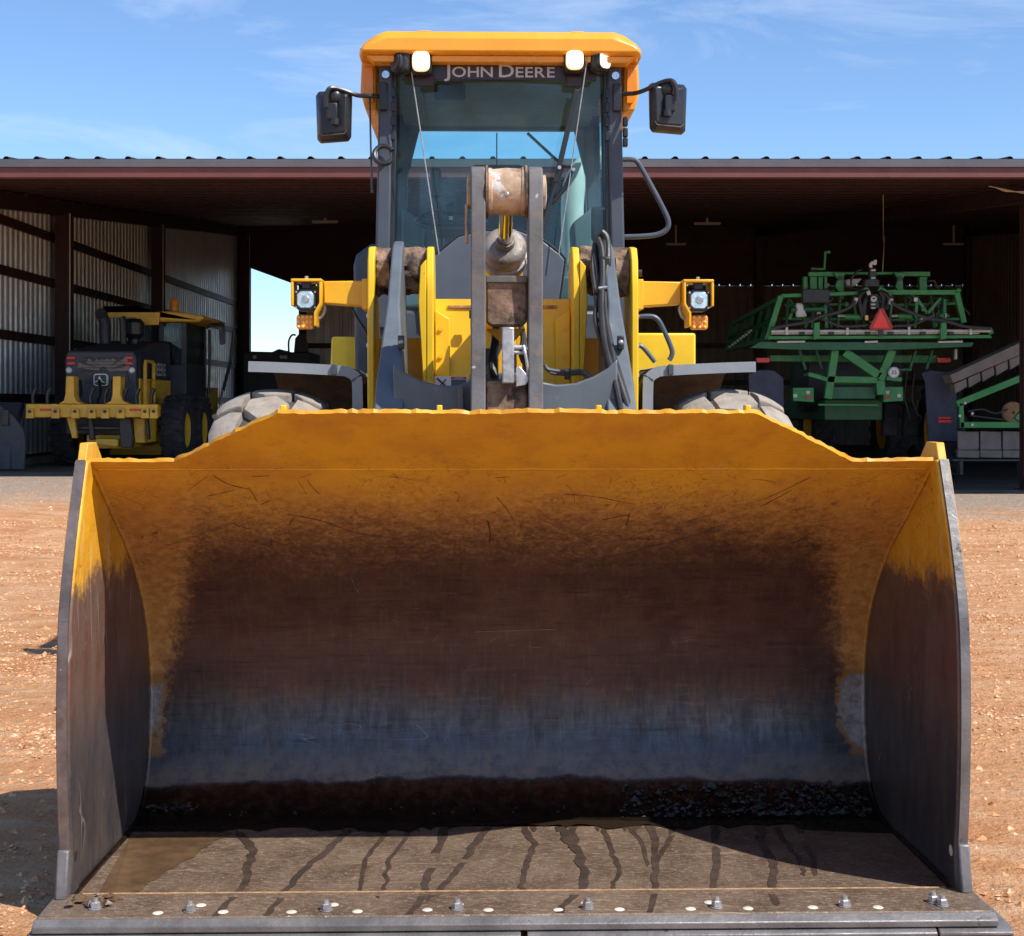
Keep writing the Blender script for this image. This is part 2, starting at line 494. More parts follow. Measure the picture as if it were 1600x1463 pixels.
def bucket_mat(name, plate):
    m = NT(name)
    x, y, z = m.xyz()
    ax = m.math('ABSOLUTE', x)
    n1 = m.noise(2.3, 6, 0.6)
    n2 = m.noise(26, 8, 0.7)
    n4 = m.noise(75, 6, 0.75)
    ns = m.noise(3.0, 6, 0.7, vec=m.scaled((1, 1, 7) if not plate else (1, 3.2, 0.9)))
    def sub(n, k): return m.math('MULTIPLY', m.math('SUBTRACT', n, 0.5), k)
    def add(*a):
        r = a[0]
        for b in a[1:]: r = m.math('ADD', r, b)
        return r
    if not plate:
        sidef = m.rng(add(ax, sub(n1, 0.10), sub(n2, 0.06)), 0.96, 1.37, 0.0, 1.0)
        w = add(z, sub(n1, 0.20), sub(n2, 0.26), sub(n4, 0.46), sub(ns, 0.10), m.math('MULTIPLY', m.math('POWER', sidef, 1.7), 0.75))
        th0, th1 = 0.90, 1.27
    else:
        w = add(z, sub(n1, 0.26), sub(n2, 0.14), sub(n4, 0.16), sub(ns, 0.16))
        th0, th1 = 0.93, 1.03
    paint = m.rng(w, th0, th1)
    # paint: yellow gone orange-brown where it is rubbed, with greyish scuffs
    pc = m.mix(m.rng(m.noise(3.5, 7, 0.65), 0.35, 0.68), (0.78, 0.40, 0.014), (0.64, 0.29, 0.018))
    pc = m.mix(m.rng(m.noise(11, 8, 0.72), 0.50, 0.74, 0, 0.55), pc, (0.50, 0.20, 0.035))
    rub = m.rng(add(z, sub(n1, 0.16)), 1.06, 1.36, 0.95, 0.0)
    if not plate:
        pc = m.mix(rub, pc, m.mix(m.rng(n2, 0.35, 0.65), (0.42, 0.185, 0.045), (0.60, 0.31, 0.095)))
        pc = m.mix(m.rng(m.noise(5, 8, 0.8), 0.58, 0.78, 0, 0.55), pc, (0.66, 0.43, 0.22))
    else:
        pc = m.mix(m.rng(ns, 0.5, 0.75, 0, 0.5), pc, (0.82, 0.66, 0.30))
    # steel: red-brown mill rust going to dark polished grey towards the floor
    rust = m.mix(m.rng(m.noise(7, 8, 0.7), 0.3, 0.72), (0.125, 0.056, 0.038), (0.195, 0.094, 0.062))
    dark = m.mix(m.rng(m.noise(40, 6, 0.7, vec=m.scaled((1, 1, 0.25))), 0.3, 0.7), (0.058, 0.056, 0.062), (0.092, 0.088, 0.096))
    rz = m.rng(add(z, sub(n1, 0.22)), 0.36, 0.72)
    sc = m.mix(rz, dark, rust)
    sc = m.mix(m.rng(m.noise(70, 3, 0.6), 0.70, 0.76, 0, 0.30), sc, (0.32, 0.26, 0.21))
    sc = m.mix(m.rng(m.noise(1.6, 6, 0.7), 0.48, 0.72, 0, 0.40), sc, (0.055, 0.030, 0.024))
    st1 = m.noise(9, 6, 0.75, vec=m.scaled((9, 1, 0.8), (0, 0, 0), (3, 0, 0)))
    st2 = m.noise(7, 6, 0.75, vec=m.scaled((0.7, 6, 11), (0, 0, 0), (0, 5, 0)))
    sc = m.mix(m.rng(st1, 0.52, 0.70, 0, 0.32), sc, (0.21, 0.17, 0.15))
    sc = m.mix(m.rng(st2, 0.54, 0.70, 0, 0.35), sc, (0.23, 0.15, 0.115))
    sc = m.mix(m.rng(st2, 0.46, 0.32, 0, 0.55), sc, (0.040, 0.024, 0.020))
    if plate:
        sc = m.mix(m.rng(m.noise(4, 8, 0.7, vec=m.scaled((1, 3, 1))), 0.36, 0.70, 0.05, 0.55), sc, (0.20, 0.15, 0.125))
    pc = m.mix(m.rng(st2, 0.56, 0.74, 0, 0.30), pc, (0.30, 0.13, 0.035))
    c = m.mix(paint, sc, pc)
    def lines(scale, vec, wd, dist):
        return m.rng(m.math('ABSOLUTE', m.math('SUBTRACT', m.noise(scale, 2, 0.5, vec=vec, dist=dist), 0.5)), 0.0, wd, 1.0, 0.0)
    l1 = lines(7, m.scaled((1, 1, 1), (0.3, 0.5, 0.2)), 0.012, 2.2)
    l2 = lines(15, m.scaled((0.7, 1, 1.4), (0.9, 0.1, 0.6)), 0.016, 2.6)
    l4 = lines(3.0, m.scaled((0.8, 1, 2.0), (0.4, 0.3, 0.5)), 0.004, 0.5)
    lm = m.math('MULTIPLY', m.rng(z, 0.85, 1.02), m.rng(z, 1.24, 1.42, 1.0, 0.15))
    lf = m.math('MAXIMUM', m.math('MAXIMUM', l1, m.math('MULTIPLY', l2, 0.8)), l4)
    lf = m.math('MULTIPLY', m.math('MULTIPLY', lf, lm), m.rng(m.noise(5, 3), 0.38, 0.58))
    c = m.mix(m.math('MULTIPLY', lf, 0.62), c, (0.10, 0.042, 0.022))
    l3 = lines(3.2, m.scaled((0.5, 0.5, 2.2), (0.2, 0.5, 0.9)), 0.0022, 0.6)
    l3 = m.math('MULTIPLY', l3, m.rng(m.noise(2.7, 2), 0.55, 0.66))
    c = m.mix(m.math('MULTIPLY', l3, 0.5), c, (0.36, 0.28, 0.22))
    met = m.math('MULTIPLY', m.rng(paint, 0, 1, 1.0, 0.0), m.rng(rz, 0, 1, 0.85, 0.30))
    if plate:
        c = m.mix(m.rng(add(m.noise(34, 5, 0.65), m.rng(z, 0.1, 1.3, -0.04, 0.03)), 0.67, 0.71, 0, 0.55), c, (0.44, 0.37, 0.29))
        hz = lines(2.4, m.scaled((1, 1.6, 0.35), (0.5, 0, 0)), 0.006, 0.4)
        c = m.mix(m.math('MULTIPLY', hz, m.rng(m.noise(3, 2), 0.5, 0.6, 0, 0.5)), c, (0.50, 0.46, 0.42))
        m.set(col=c, rough=m.rng(paint, 0, 1, 0.46, 0.48), metal=m.math('MULTIPLY', met, 0.6))
    else:
        # torn paint and bare primer low in the back corners
        pn = add(sub(m.noise(5.5, 7, 0.7), 0.9), sub(n2, 0.55))
        pm = add(m.rng(ax, 1.15, 1.325, -0.34, 0.34), pn, m.rng(x, -0.5, 0.5, -0.16, 0.02))
        pm = m.math('MULTIPLY', pm, m.math('MULTIPLY', m.rng(z, 0.18, 0.36), m.rng(z, 0.40, 0.56, 1, 0)))
        c = m.mix(m.rng(pm, 0.00, 0.05, 0, 0.8), c, (0.30, 0.14, 0.030))
        c = m.mix(m.rng(pm, 0.06, 0.11), c, m.mix(m.rng(n2, 0.4, 0.65), (0.33, 0.31, 0.295), (0.17, 0.145, 0.125)))
        met = m.math('MULTIPLY', met, m.rng(pm, 0.0, 0.05, 1, 0))
        # dried mud line above the water in the hollow, wet and black below it
        wl = add(z, sub(m.noise(5, 5), 0.09), m.math('MULTIPLY', ax, 0.02))
        mudl = m.math('MULTIPLY', m.rng(wl, 0.155, 0.165), m.rng(wl, 0.17, 0.30, 1, 0))
        c = m.mix(m.math('MULTIPLY', mudl, m.rng(m.noise(16, 7, 0.7), 0.35, 0.6, 0.15, 0.85)), c, (0.20, 0.155, 0.115))
        met = m.math('MULTIPLY', met, m.rng(mudl, 0, 0.6, 1, 0.2))
        wet = m.rng(wl, 0.145, 0.16, 1, 0)
        c = m.mix(wet, c, m.mix(m.rng(n2, 0.4, 0.7), (0.034, 0.020, 0.013), (0.085, 0.055, 0.037)))
        drip = m.noise(9, 5, 0.6, vec=m.scaled((1.6, 0.3, 0.22)))
        rr = add(m.rng(m.noise(30, 5), 0.3, 0.7, 0.30, 0.40), m.rng(drip, 0.45, 0.62, 0.0, 0.10))
        rr = m.mix(paint, rr, 0.50)
        m.set(col=c, rough=rr, metal=met)
    m.bump(m.math('ADD', m.math('MULTIPLY', n2, 0.6), m.math('MULTIPLY', m.noise(9, 4), 1.0)), 0.10, 0.006)
bucket_mat('bucket_inside', False)
bucket_mat('bucket_side', True)

def floor_mat():
    m = NT('bucket_floor')
    n1 = m.noise(5, 8, 0.72)
    nf = m.noise(42, 7, 0.75, vec=m.scaled((1, 2.4, 1), (0, 0, 0.5)))
    ng = m.noise(60, 6, 0.75, vec=m.scaled((2.6, 1, 1), (0, 0, 0.3)))
    c = m.mix(m.rng(n1, 0.3, 0.7), (0.105, 0.068, 0.046), (0.190, 0.130, 0.090))
    c = m.mix(m.rng(nf, 0.50, 0.64, 0, 0.8), c, (0.34, 0.255, 0.180))
    c = m.mix(m.rng(ng, 0.56, 0.66, 0, 0.75), c, (0.045, 0.030, 0.023))
    c = m.mix(m.rng(m.noise(95, 3, 0.6), 0.66, 0.71, 0, 0.8), c, (0.52, 0.43, 0.33))
    l = m.rng(m.math('ABSOLUTE', m.math('SUBTRACT', m.noise(2.0, 2, 0.5, vec=m.scaled((0.35, 5, 1), (0, 0, 0.06))), 0.5)), 0, 0.006, 1, 0)
    l = m.math('MULTIPLY', l, m.rng(m.noise(1.7, 2), 0.42, 0.6))
    c = m.mix(m.math('MULTIPLY', l, 0.55), c, (0.50, 0.36, 0.23))
    m.set(col=c, rough=m.rng(n1, 0.3, 0.7, 0.46, 0.66), metal=0.2)
    m.bump(m.math('ADD', nf, ng), 0.35, 0.004)
floor_mat()
pbr('wet_steel', (0.082, 0.058, 0.044), 0.26, 0.15, var=0.25, scale=14, bump=0.08)
pbr('wet_mud', (0.115, 0.068, 0.036), 0.30, 0.0, var=0.25, scale=10, bump=0.15)
m = NT('water')
m.set(col=(0.028, 0.017, 0.011), rough=0.06)
m.b.inputs['IOR'].default_value = 1.33
m.bump(m.noise(5, 2), 0.03, 0.01)

def ground_mat():
    m = NT('red_dirt')
    x, y, z = m.xyz()
    n1 = m.noise(0.55, 8, 0.65)
    n2 = m.noise(5.5, 8, 0.7)
    n3 = m.noise(34, 6, 0.7)
    nt = m.noise(3.2, 7, 0.68, vec=m.scaled((0.6, 1.5, 1), (0, 0, 0.12)))
    c = m.mix(m.rng(n1, 0.3, 0.7), (0.56, 0.232, 0.092), (0.74, 0.400, 0.200))
    c = m.mix(m.rng(nt, 0.42, 0.66, 0, 0.8), c, (0.79, 0.490, 0.285))
    c = m.mix(m.rng(n2, 0.56, 0.74, 0, 0.6), c, (0.50, 0.215, 0.092))
    c = m.mix(m.rng(n3, 0.57, 0.68, 0, 0.7), c, (0.34, 0.145, 0.068))
    c = m.mix(m.rng(m.noise(48, 4), 0.60, 0.68, 0, 0.55), c, (0.70, 0.52, 0.37))
    # greyish gravel strewn in front of the shed
    g = m.math('ADD', y, m.math('MULTIPLY', m.math('SUBTRACT', n1, 0.5), 9.0))
    gf = m.rng(g, 18.0, 22.5)
    gc = m.mix(m.rng(n3, 0.35, 0.65), (0.20, 0.165, 0.135), (0.52, 0.46, 0.39))
    gc = m.mix(m.rng(n2, 0.5, 0.7, 0, 0.6), gc, (0.46, 0.24, 0.13))
    c = m.mix(m.math('MULTIPLY', gf, 0.85), c, gc)
    m.set(col=c, rough=0.93, spec=0.15)
    h = m.math('ADD', m.math('MULTIPLY', n2, 1.2), m.math('MULTIPLY', n3, 0.5))
    h = m.math('ADD', h, m.math('MULTIPLY', nt, 1.0))
    h = m.math('ADD', h, m.math('MULTIPLY', m.noise(16, 6, 0.7), 0.9))
    m.bump(h, 0.95, 0.052)
ground_mat()

# ------------------------------------------------------------------ ground
def rise(x, y):
    return 0.30 * sstep(-3.5, -7.0, x) * sstep(13.0, 23.5, y)

def axis(lo, hi, step, far):
    n = int((hi - lo) / step)
    a = [lo + (hi - lo) * i / n for i in range(n + 1)]
    out, d = [], step
    v = hi
    while v < far:
        d *= 1.5
        v += d
        out.append(v)
    neg, d, v = [], step, lo
    while v > -far:
        d *= 1.5
        v -= d
        neg.append(v)
    return list(reversed(neg)) + a + out

gx = axis(-12, 12, 0.11, 2500)
gy = axis(2.0, 26, 0.11, 2500)
gv, gf = [], []
for y in gy:
    for x in gx:
        z = rise(x, y)
        if -13 < x < 13 and 1 < y < 24.6:
            k = sstep(24.6, 23.0, y)
            z += k * (0.022 * mnoise.noise((x * 0.7, y * 0.9, 3)) + 0.014 * mnoise.noise((x * 2.6, y * 3.4, 9)) + 0.010 * mnoise.noise((x * 7, y * 8, 1))) - 0.006 * k
        gv.append((x, y, z))
nx = len(gx)
for j in range(len(gy) - 1):
    for i in range(nx - 1):
        gf.append((j * nx + i, j * nx + i + 1, (j + 1) * nx + i + 1, (j + 1) * nx + i))
g = MB().add(gv, gf).build('ground', 'red_dirt', smooth=180)
tag(g, kind='structure')

# ------------------------------------------------------------------ loose stones on the dirt
def rock(mb, c, r, rnd):
    ph = [(1, 0, 0), (-1, 0, 0), (0, 1, 0), (0, -1, 0), (0, 0, 0.75), (0, 0, -0.5)]
    a = rnd.uniform(0, 6.3)
    ca, sa = math.cos(a), math.sin(a)
    p = []
    for q in ph:
        k = r * rnd.uniform(0.65, 1.25)
        x, y, z = q[0] * k, q[1] * k * 0.8, q[2] * k * 0.8
        p.append((c[0] + x * ca - y * sa, c[1] + x * sa + y * ca, c[2] + z))
    mb.add(p, [(4, 0, 2), (4, 2, 1), (4, 1, 3), (4, 3, 0), (5, 2, 0), (5, 1, 2), (5, 3, 1), (5, 0, 3)])

def ground_z(x, y):
    z = rise(x, y)
    k = sstep(24.6, 23.0, y)
    return z + k * (0.022 * mnoise.noise((x * 0.7, y * 0.9, 3)) + 0.014 * mnoise.noise((x * 2.6, y * 3.4, 9)) + 0.010 * mnoise.noise((x * 7, y * 8, 1))) - 0.006 * k

rnd = random.Random(3)
st = MB()
for i in range(44000):
    if i < 34000:
        y = 3.9 + 15.5 * rnd.random() ** 1.25
        x = rnd.choice((-1, 1)) * y * rnd.uniform(0.275, 0.40)
    else:
        y = 3.6 + 20.5 * rnd.random() ** 1.5
        x = rnd.uniform(-0.42 * y - 0.5, 0.42 * y + 0.5)
    if abs(x) < 1.46 and 4.15 < y < 6: continue
    dn = mnoise.noise((x * 0.9, y * 1.1, 5)) + 0.6 * mnoise.noise((x * 3.1, y * 2.6, 8))
    if dn < rnd.uniform(-0.25, 0.75): continue
    r = 0.003 + 0.010 * rnd.random() ** 3 + (0.024 * rnd.random() if rnd.random() < 0.02 else 0) + 0.0004 * y
    rock(st, (x, y, ground_z(x, y) + r * 0.10), r, rnd)
for i in range(1300):
    y = 4.0 + 16 * rnd.random() ** 1.2
    x = rnd.choice((-1, 1)) * y * rnd.uniform(0.28, 0.42)
    if abs(x) < 1.5 and y < 6: continue
    r = 0.014 + 0.026 * rnd.random() ** 2.2
    rock(st, (x, y, ground_z(x, y) - r * 0.1), r, rnd)
o = st.build('loose_stones', 'pebble', smooth=0)
tag(o, 'small loose stones scattered over the red dirt', kind='stuff')

# ------------------------------------------------------------------ open shed
EAVE_Y, EAVE_Z, BACK_Y, BACK_Z = 22.4, 5.22, 52.0, 7.95
XL, XR = -9.58, 16.0
def roof_z(y): return EAVE_Z + (BACK_Z - EAVE_Z) * (y - EAVE_Y) / (BACK_Y - EAVE_Y)

fl = MB()
xs = [XL - 0.05 + (XR - XL + 0.1) * i / 60 for i in range(61)]
for x0, x1 in zip(xs[:-1], xs[1:]):
    a, b = rise(x0, 26) , rise(x1, 26)
    fl.add([(x0, 25.0, a + 0.05), (x1, 25.0, b + 0.05), (x1, BACK_Y + 3, b + 0.05), (x0, BACK_Y + 3, a + 0.05),
            (x0, 25.0, a - 0.1), (x1, 25.0, b - 0.1)], [(0, 1, 2, 3), (4, 5, 1, 0)])
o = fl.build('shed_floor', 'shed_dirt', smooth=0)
tag(o, kind='structure')

shed = thing('open_shed', 'long open-fronted machinery shed with dark red steel frame and grey ribbed sheeting', 'shed', (0, 25, 0))

# roof sheet with raised ribs that show along the eave
def ribbed(x0, x1, pitch, yfront, yback, zf, zb, rib=0.036):
    mb = MB()
    prof = []
    n = int((x1 - x0) / pitch)
    for i in range(n):
        b = x0 + i * pitch
        prof += [(b, 0), (b + pitch * 0.40, 0), (b + pitch * 0.46, rib), (b + pitch * 0.56, rib), (b + pitch * 0.62, 0)]
    prof.append((x0 + n * pitch, 0))
    k = len(prof)
    mb.add([(p[0], yfront, zf + p[1]) for p in prof] + [(p[0], yback, zb + p[1]) for p in prof],
           [(i, i + 1, k + i + 1, k + i) for i in range(k - 1)])
    return mb
def roof_part(name, mb, mat):
    return mb.build(name, mat, shed, smooth=0)
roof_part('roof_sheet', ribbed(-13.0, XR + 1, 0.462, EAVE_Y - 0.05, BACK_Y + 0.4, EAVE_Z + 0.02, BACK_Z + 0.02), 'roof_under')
roof_part('gutter', MB().box(-13.0, XR + 1, EAVE_Y - 0.06, EAVE_Y + 0.08, EAVE_Z - 0.105, EAVE_Z + 0.012), 'gutter_grey')
roof_part('eave_beam', MB().box(-13.0, XR + 1, EAVE_Y - 0.02, EAVE_Y + 0.16, EAVE_Z - 0.255, EAVE_Z - 0.108), 'fascia_red')
y = EAVE_Y + 0.9
i = 0
pur = None
while y < BACK_Y - 1.2:
    z = roof_z(y)
    mb = MB().box(-13, XR + 0.9, y, y + 0.06, z - 0.21, z - 0.003)
    mb.box(-13, XR + 0.9, y + 0.062, y + 0.13, z - 0.21, z - 0.195)
    mb.build('purlin', 'primer_red', shed, smooth=0)
    y += 1.02
    i += 1
# rafters and columns: along the left wall, along the front line, and one more row inside
COLS = [(W(97, 0, 30.7).y, 0.30), (38.9, 0.30), (51.6, 0.32)]
for x in (XL + 0.17, 0.2, 8.66, XR):
    MB().bar((x, EAVE_Y + 0.2, roof_z(EAVE_Y) - 0.37), (x, BACK_Y - 0.1, roof_z(BACK_Y) - 0.42), 0.16, 0.30).build('rafter', 'primer_red', shed, bevel=0.006)
for cy, w in COLS:
    x = XL + 0.05
    mb = MB().box(x, x + w, cy - 0.02, cy, 0.3, roof_z(cy) - 0.5).box(x, x + w, cy + 0.28, cy + 0.30, 0.3, roof_z(cy) - 0.5)
    mb.box(x + w / 2 - 0.01, x + w / 2 + 0.01, cy, cy + 0.28, 0.3, roof_z(cy) - 0.5)
    mb.build('column', 'primer_red', shed, smooth=0)
    MB().tube([(x + w + 0.02, cy - 0.04, 0.35), (x + w + 0.02, cy - 0.04, roof_z(cy) - 0.5)], 0.016, 6).build('conduit', 'galvalume', shed)
mb = MB().box(8.70, 8.82, 25.02, 25.04, 0.05, roof_z(25) - 0.5).box(8.70, 8.82, 25.22, 25.24, 0.05, roof_z(25) - 0.5).box(8.75, 8.77, 25.04, 25.22, 0.05, roof_z(25) - 0.5)
mb.build('column', 'primer_red', shed, smooth=0)
MB().box(8.63, 8.89, 24.98, 25.30, 0.045, 0.065).build('base_plate', 'primer_red', shed)
for x, yy in ((0.2, 51.5), (8.66, 51.5), (XR, 25.0), (XR, 51.5)):
    MB().box(x - 0.12, x + 0.12, yy, yy + 0.3, 0.05, roof_z(yy) - 0.5).build('column', 'primer_red', shed)

# left wall: ribbed sheets per bay, girts
def wall_sheet(x, y0, y1, z0, z1, pitch=0.30, rib=0.035, face=1):
    mb = MB()
    prof = []
    n = max(1, int(round((y1 - y0) / pitch)))
    p = (y1 - y0) / n
    for i in range(n):
        b = y0 + i * p
        prof += [(b, 0), (b + p * 0.55, 0), (b + p * 0.64, rib), (b + p * 0.86, rib), (b + p * 0.95, 0)]
    prof.append((y1, 0))
    k = len(prof)
    mb.add([(x - face * q[1], q[0], z0) for q in prof] + [(x - face * q[1], q[0], z1(q[0])) for q in prof],
           [(i, i + 1, k + i + 1, k + i) for i in range(k - 1)])
    return mb
bays = [24.6, 27.6, COLS[0][0] + 0.15, 34.8, COLS[1][0] + 0.15, 45.2, BACK_Y + 0.05]
for a, b in zip(bays[:-1], bays[1:]):
    wall_sheet(XL - 0.10, a, b, 0.32, lambda q: roof_z(q) - 0.03).build('wall_sheet', 'galvalume', shed, smooth=0)
for zz in (0.42, 1.62, 2.83, 4.05, 5.0):
    MB().box(XL - 0.095, XL - 0.035, 24.6, 51.6, zz - 0.09, zz + 0.09).build('girt', 'primer_red', shed)
# concrete kerb under the left wall
MB().box(XL - 0.25, XL + 0.35, 24.4, 51.7, 0.1, 0.46).build('footing', 'concrete', shed, bevel=0.02)

# back wall: opening at its left end, ribbed sheets in bays, light slots under the roof
def back_sheet(x0, x1, z0, z1, y, pitch=0.33, rib=0.04):
    mb = MB()
    n = max(1, int(round((x1 - x0) / pitch)))
    p = (x1 - x0) / n
    prof = []
    for i in range(n):
        b = x0 + i * p
        prof += [(b, 0), (b + p * 0.55, 0), (b + p * 0.64, rib), (b + p * 0.86, rib), (b + p * 0.95, 0)]
    prof.append((x1, 0))
    k = len(prof)
    mb.add([(q[0], y - q[1], z0) for q in prof] + [(q[0], y - q[1], z1) for q in prof], [(i, i + 1, k + i + 1, k + i) for i in range(k - 1)])
    return mb
OPX = W(479, 0, BACK_Y).x
TOPZ = W(0, 447, BACK_Y).z
bx = OPX
while bx < XR:
    e = min(bx + 3.9, XR)
    back_sheet(bx, e, 0.0, TOPZ, BACK_Y).build('wall_sheet', 'galvalume' if bx < -4 else 'galvalume_shaded', shed, smooth=0)  # lit sheet beside the opening, shaded copy of it elsewhere
    bx = e
for zz in (1.0, 2.25, 3.55):
    MB().box(OPX, XR, BACK_Y - 0.16, BACK_Y - 0.05, zz - 0.09, zz + 0.09).build('girt', 'primer_red', shed)
MB().box(OPX - 0.25, OPX, BACK_Y - 0.2, BACK_Y + 0.1, 0.0, TOPZ).build('door_post', 'primer_red', shed)
MB().box(OPX + 0.03, XR, BACK_Y - 0.10, BACK_Y + 0.02, TOPZ + 0.10, roof_z(BACK_Y) + 0.015).build('upper_back_panel', 'primer_red', shed)  # upper back wall panel, the gloom under the roof put into its colour
MB().box(OPX + 0.03, XR, BACK_Y - 0.08, BACK_Y, TOPZ + 0.06, TOPZ + 0.099).build('closure_strip', 'primer_red', shed)
mb = MB()
x = OPX
while x < XR:
    mb.box(x, x + 0.335, BACK_Y - 0.09, BACK_Y + 0.01, TOPZ + 0.002, TOPZ + 0.058)
    x += 0.374
mb.build('closure_strip', 'primer_red', shed, smooth=0)
MB().box(XL - 0.16, XL + 0.36, BACK_Y - 0.06, BACK_Y + 0.02, 0.0, roof_z(BACK_Y)).build('corner_flashing', 'primer_red', shed)
# sloping header over the opening
a, b = W(388, 418, BACK_Y), W(480, 452, BACK_Y)
MB().prism([(a.x - 0.6, a.z + 0.2), (a.x, a.z), (b.x + 0.02, b.z), (b.x + 0.02, roof_z(BACK_Y) - 0.01), (a.x - 0.6, roof_z(BACK_Y) - 0.01)], 'xz', BACK_Y - 0.08, BACK_Y - 0.02).build('opening_header', 'primer_red', shed)
MB().box(XR - 0.04, XR + 0.22, BACK_Y - 0.30, BACK_Y + 0.12, 0.0, roof_z(BACK_Y)).build('corner_flashing', 'primer_red', shed)
# far right wall
wall_sheet(XR + 0.1, 25.0, 52.0, 0.05, lambda q: roof_z(q) - 0.03).build('wall_sheet', 'galvalume_shaded', shed, smooth=0)  # same sheeting, darkened in colour for the shade inside

# strip lights hung under the purlins
def fixture(px, py, D, w, label):
    c = W(px, py, D)
    t = thing('strip_light', label, 'light', (c.x, D, c.z), 'unlit strip lights hung under the shed roof')
    MB().box(c.x - w / 2, c.x + w / 2, D - 0.06, D + 0.06, c.z - 0.035, c.z + 0.012).build('diffuser', 'fixture', t, bevel=0.008)
    MB().box(c.x - w / 2 - 0.01, c.x + w / 2 + 0.01, D - 0.09, D + 0.09, c.z + 0.014, c.z + 0.035).build('reflector', 'fixture', t)
    MB().box(c.x - 0.03, c.x + 0.03, D - 0.03, D + 0.03, c.z + 0.036, roof_z(D) - 0.1).build('mount', 'fixture', t)
fixture(508, 347, 42.0, 0.72, 'unlit strip light under the shed roof, level with the cab\'s left mirror')
fixture(1105, 350, 42.0, 0.74, 'unlit strip light under the shed roof, beside the cab grab rail')
fixture(1056, 382, 49.0, 0.64, 'small distant strip light under the roof, above the right headlamp bracket')
fixture(1490, 382, 49.0, 0.66, 'distant strip light under the shed roof, above the green sprayer')
a = W(1380, 345, 29.0)
o = MB().tube([(a.x, 29.0, roof_z(29) - 0.19), (a.x, 29.0, a.z - 0.4), W(1382, 370, 29), W(1379, 425, 29)], 0.010, 6).build('hanging_cable', 'fixture', None, org=Vector((a.x, 29, a.z)))
tag(o, 'thin cable hanging from the shed roof above the sprayer', 'cable')
mb = MB()
for k in range(3):
    mb.tube(spline([W(1545 + k * 8, 291 + k, 24.2), W(1570, 298 + k * 1.5 - 2, 24.1), W(1610, 303 - k * 2, 24.0), W(1640, 296, 24)], 5), 0.008, 6)
o = mb.build('roof_wiring', 'fixture', None, org=W(1570, 298, 24.1))
tag(o, 'loose pale wires looping under the shed roof at the front column', 'wires')

# ================================================================== wheel loader
loader = thing('wheel_loader', 'yellow and grey wheel loader with wide front bucket on the red dirt', 'loader', (0.0, 4.5, 0.0))

# ---------------------------------------------------------------- bucket
PROF = [(4.40, 0.050), (4.62, 0.046), (4.90, 0.040), (5.16, 0.034), (5.30, 0.050), (5.40, 0.115), (5.462, 0.22), (5.495, 0.36), (5.497, 0.52),
        (5.445, 0.70), (5.32, 0.87), (5.13, 1.03), (4.90, 1.175), (4.68, 1.317)]
pr = [(p.x, p.y) for p in spline([(a, b) for a, b in PROF], 5)]
HW = 1.335
def shell_mb(seg, thick, x0, x1, nxs, amp=0.0):
    inner, outer = [], []
    n = len(seg)
    for i in range(n):
        a = seg[max(i - 1, 0)]; b = seg[min(i + 1, n - 1)]
        t = Vector((b[0] - a[0], b[1] - a[1])).normalized()
        nrm = Vector((t.y, -t.x))
        inner.append((Vector(seg[i]), nrm))
    mb = MB()
    V, Fc = [], []
    for side in (0, 1):
        for p, nr in inner:
            for k in range(nxs + 1):
                x = x0 + (x1 - x0) * k / nxs
                d = thick * side
                if amp and side == 0:
                    d += amp * mnoise.noise((x * 2.2, p.x * 2.5, p.y * 2.5)) + amp * 0.4 * mnoise.noise((x * 6, p.x * 6, p.y * 6 + 4))
                q = p + nr * d
                V.append((x, q.x, q.y))
    m_ = nxs + 1
    off = n * m_
    for i in range(n - 1):
        for k in range(nxs):
            a = i * m_ + k
            Fc.append((a, a + 1, a + m_ + 1, a + m_))
            Fc.append((off + a, off + a + m_, off + a + m_ + 1, off + a + 1))
    for i in range(n - 1):
        for k in (0, nxs):
            a = i * m_ + k
            Fc.append((a, a + m_, off + a + m_, off + a))
    for k in range(nxs):
        for i in (0, n - 1):
            a = i * m_ + k
            Fc.append((a, a + 1, off + a + 1, off + a))
    return mb.add(V, Fc)
ks = next(i for i, p in enumerate(pr) if p[0] > 5.17)
bucket = shell_mb(pr[ks:], 0.022, -HW, HW, 60, 0.005).build('bucket', 'bucket_inside', loader, smooth=60)
shell_mb(pr[:ks + 1], 0.022, -HW, HW, 40, 0.0015).build('floor_plate', 'bucket_floor', bucket, smooth=60)

# spill guard: leans forward above the crease, ragged top edge
G0, G1 = Vector((4.68, 1.319)), Vector((4.36, 1.50))
def gp(x, h):            # h 0..1 up the guard
    q = G0 + (G1 - G0) * h
    return x, q.x, q.y
rg = random.Random(11)
out = []
xsn = 170
def gh(x):
    ax = abs(x)
    if ax > 1.065: return 0.15
    if ax > 0.71: return 0.15 + (1 - 0.15) * (1.065 - ax) / 0.355
    return 1.0
nrm = Vector((-(G1 - G0).y, (G1 - G0).x)).normalized()
th = 0.012
mb = MB()
V, Fc = [], []
for i in range(xsn + 1):
    x = -HW + 2 * HW * i / xsn
    h = gh(x)
    h += rg.uniform(-1, 1) * (0.008 if abs(x) < 1.06 else 0.004) + 0.018 * mnoise.noise((x * 4, 0, 0)) + 0.012 * mnoise.noise((x * 17, 0, 0))
    for hh in (0.0, h * 0.5, h):
        a = gp(x, hh)
        V.append(a)
    for hh in (h + rg.uniform(-0.01, 0.02), h * 0.5, 0.0):
        a = gp(x, hh)
        V.append((a[0], a[1] + nrm.x * -th, a[2] + nrm.y * -th * -1 if False else a[2] + abs(nrm.y) * th))
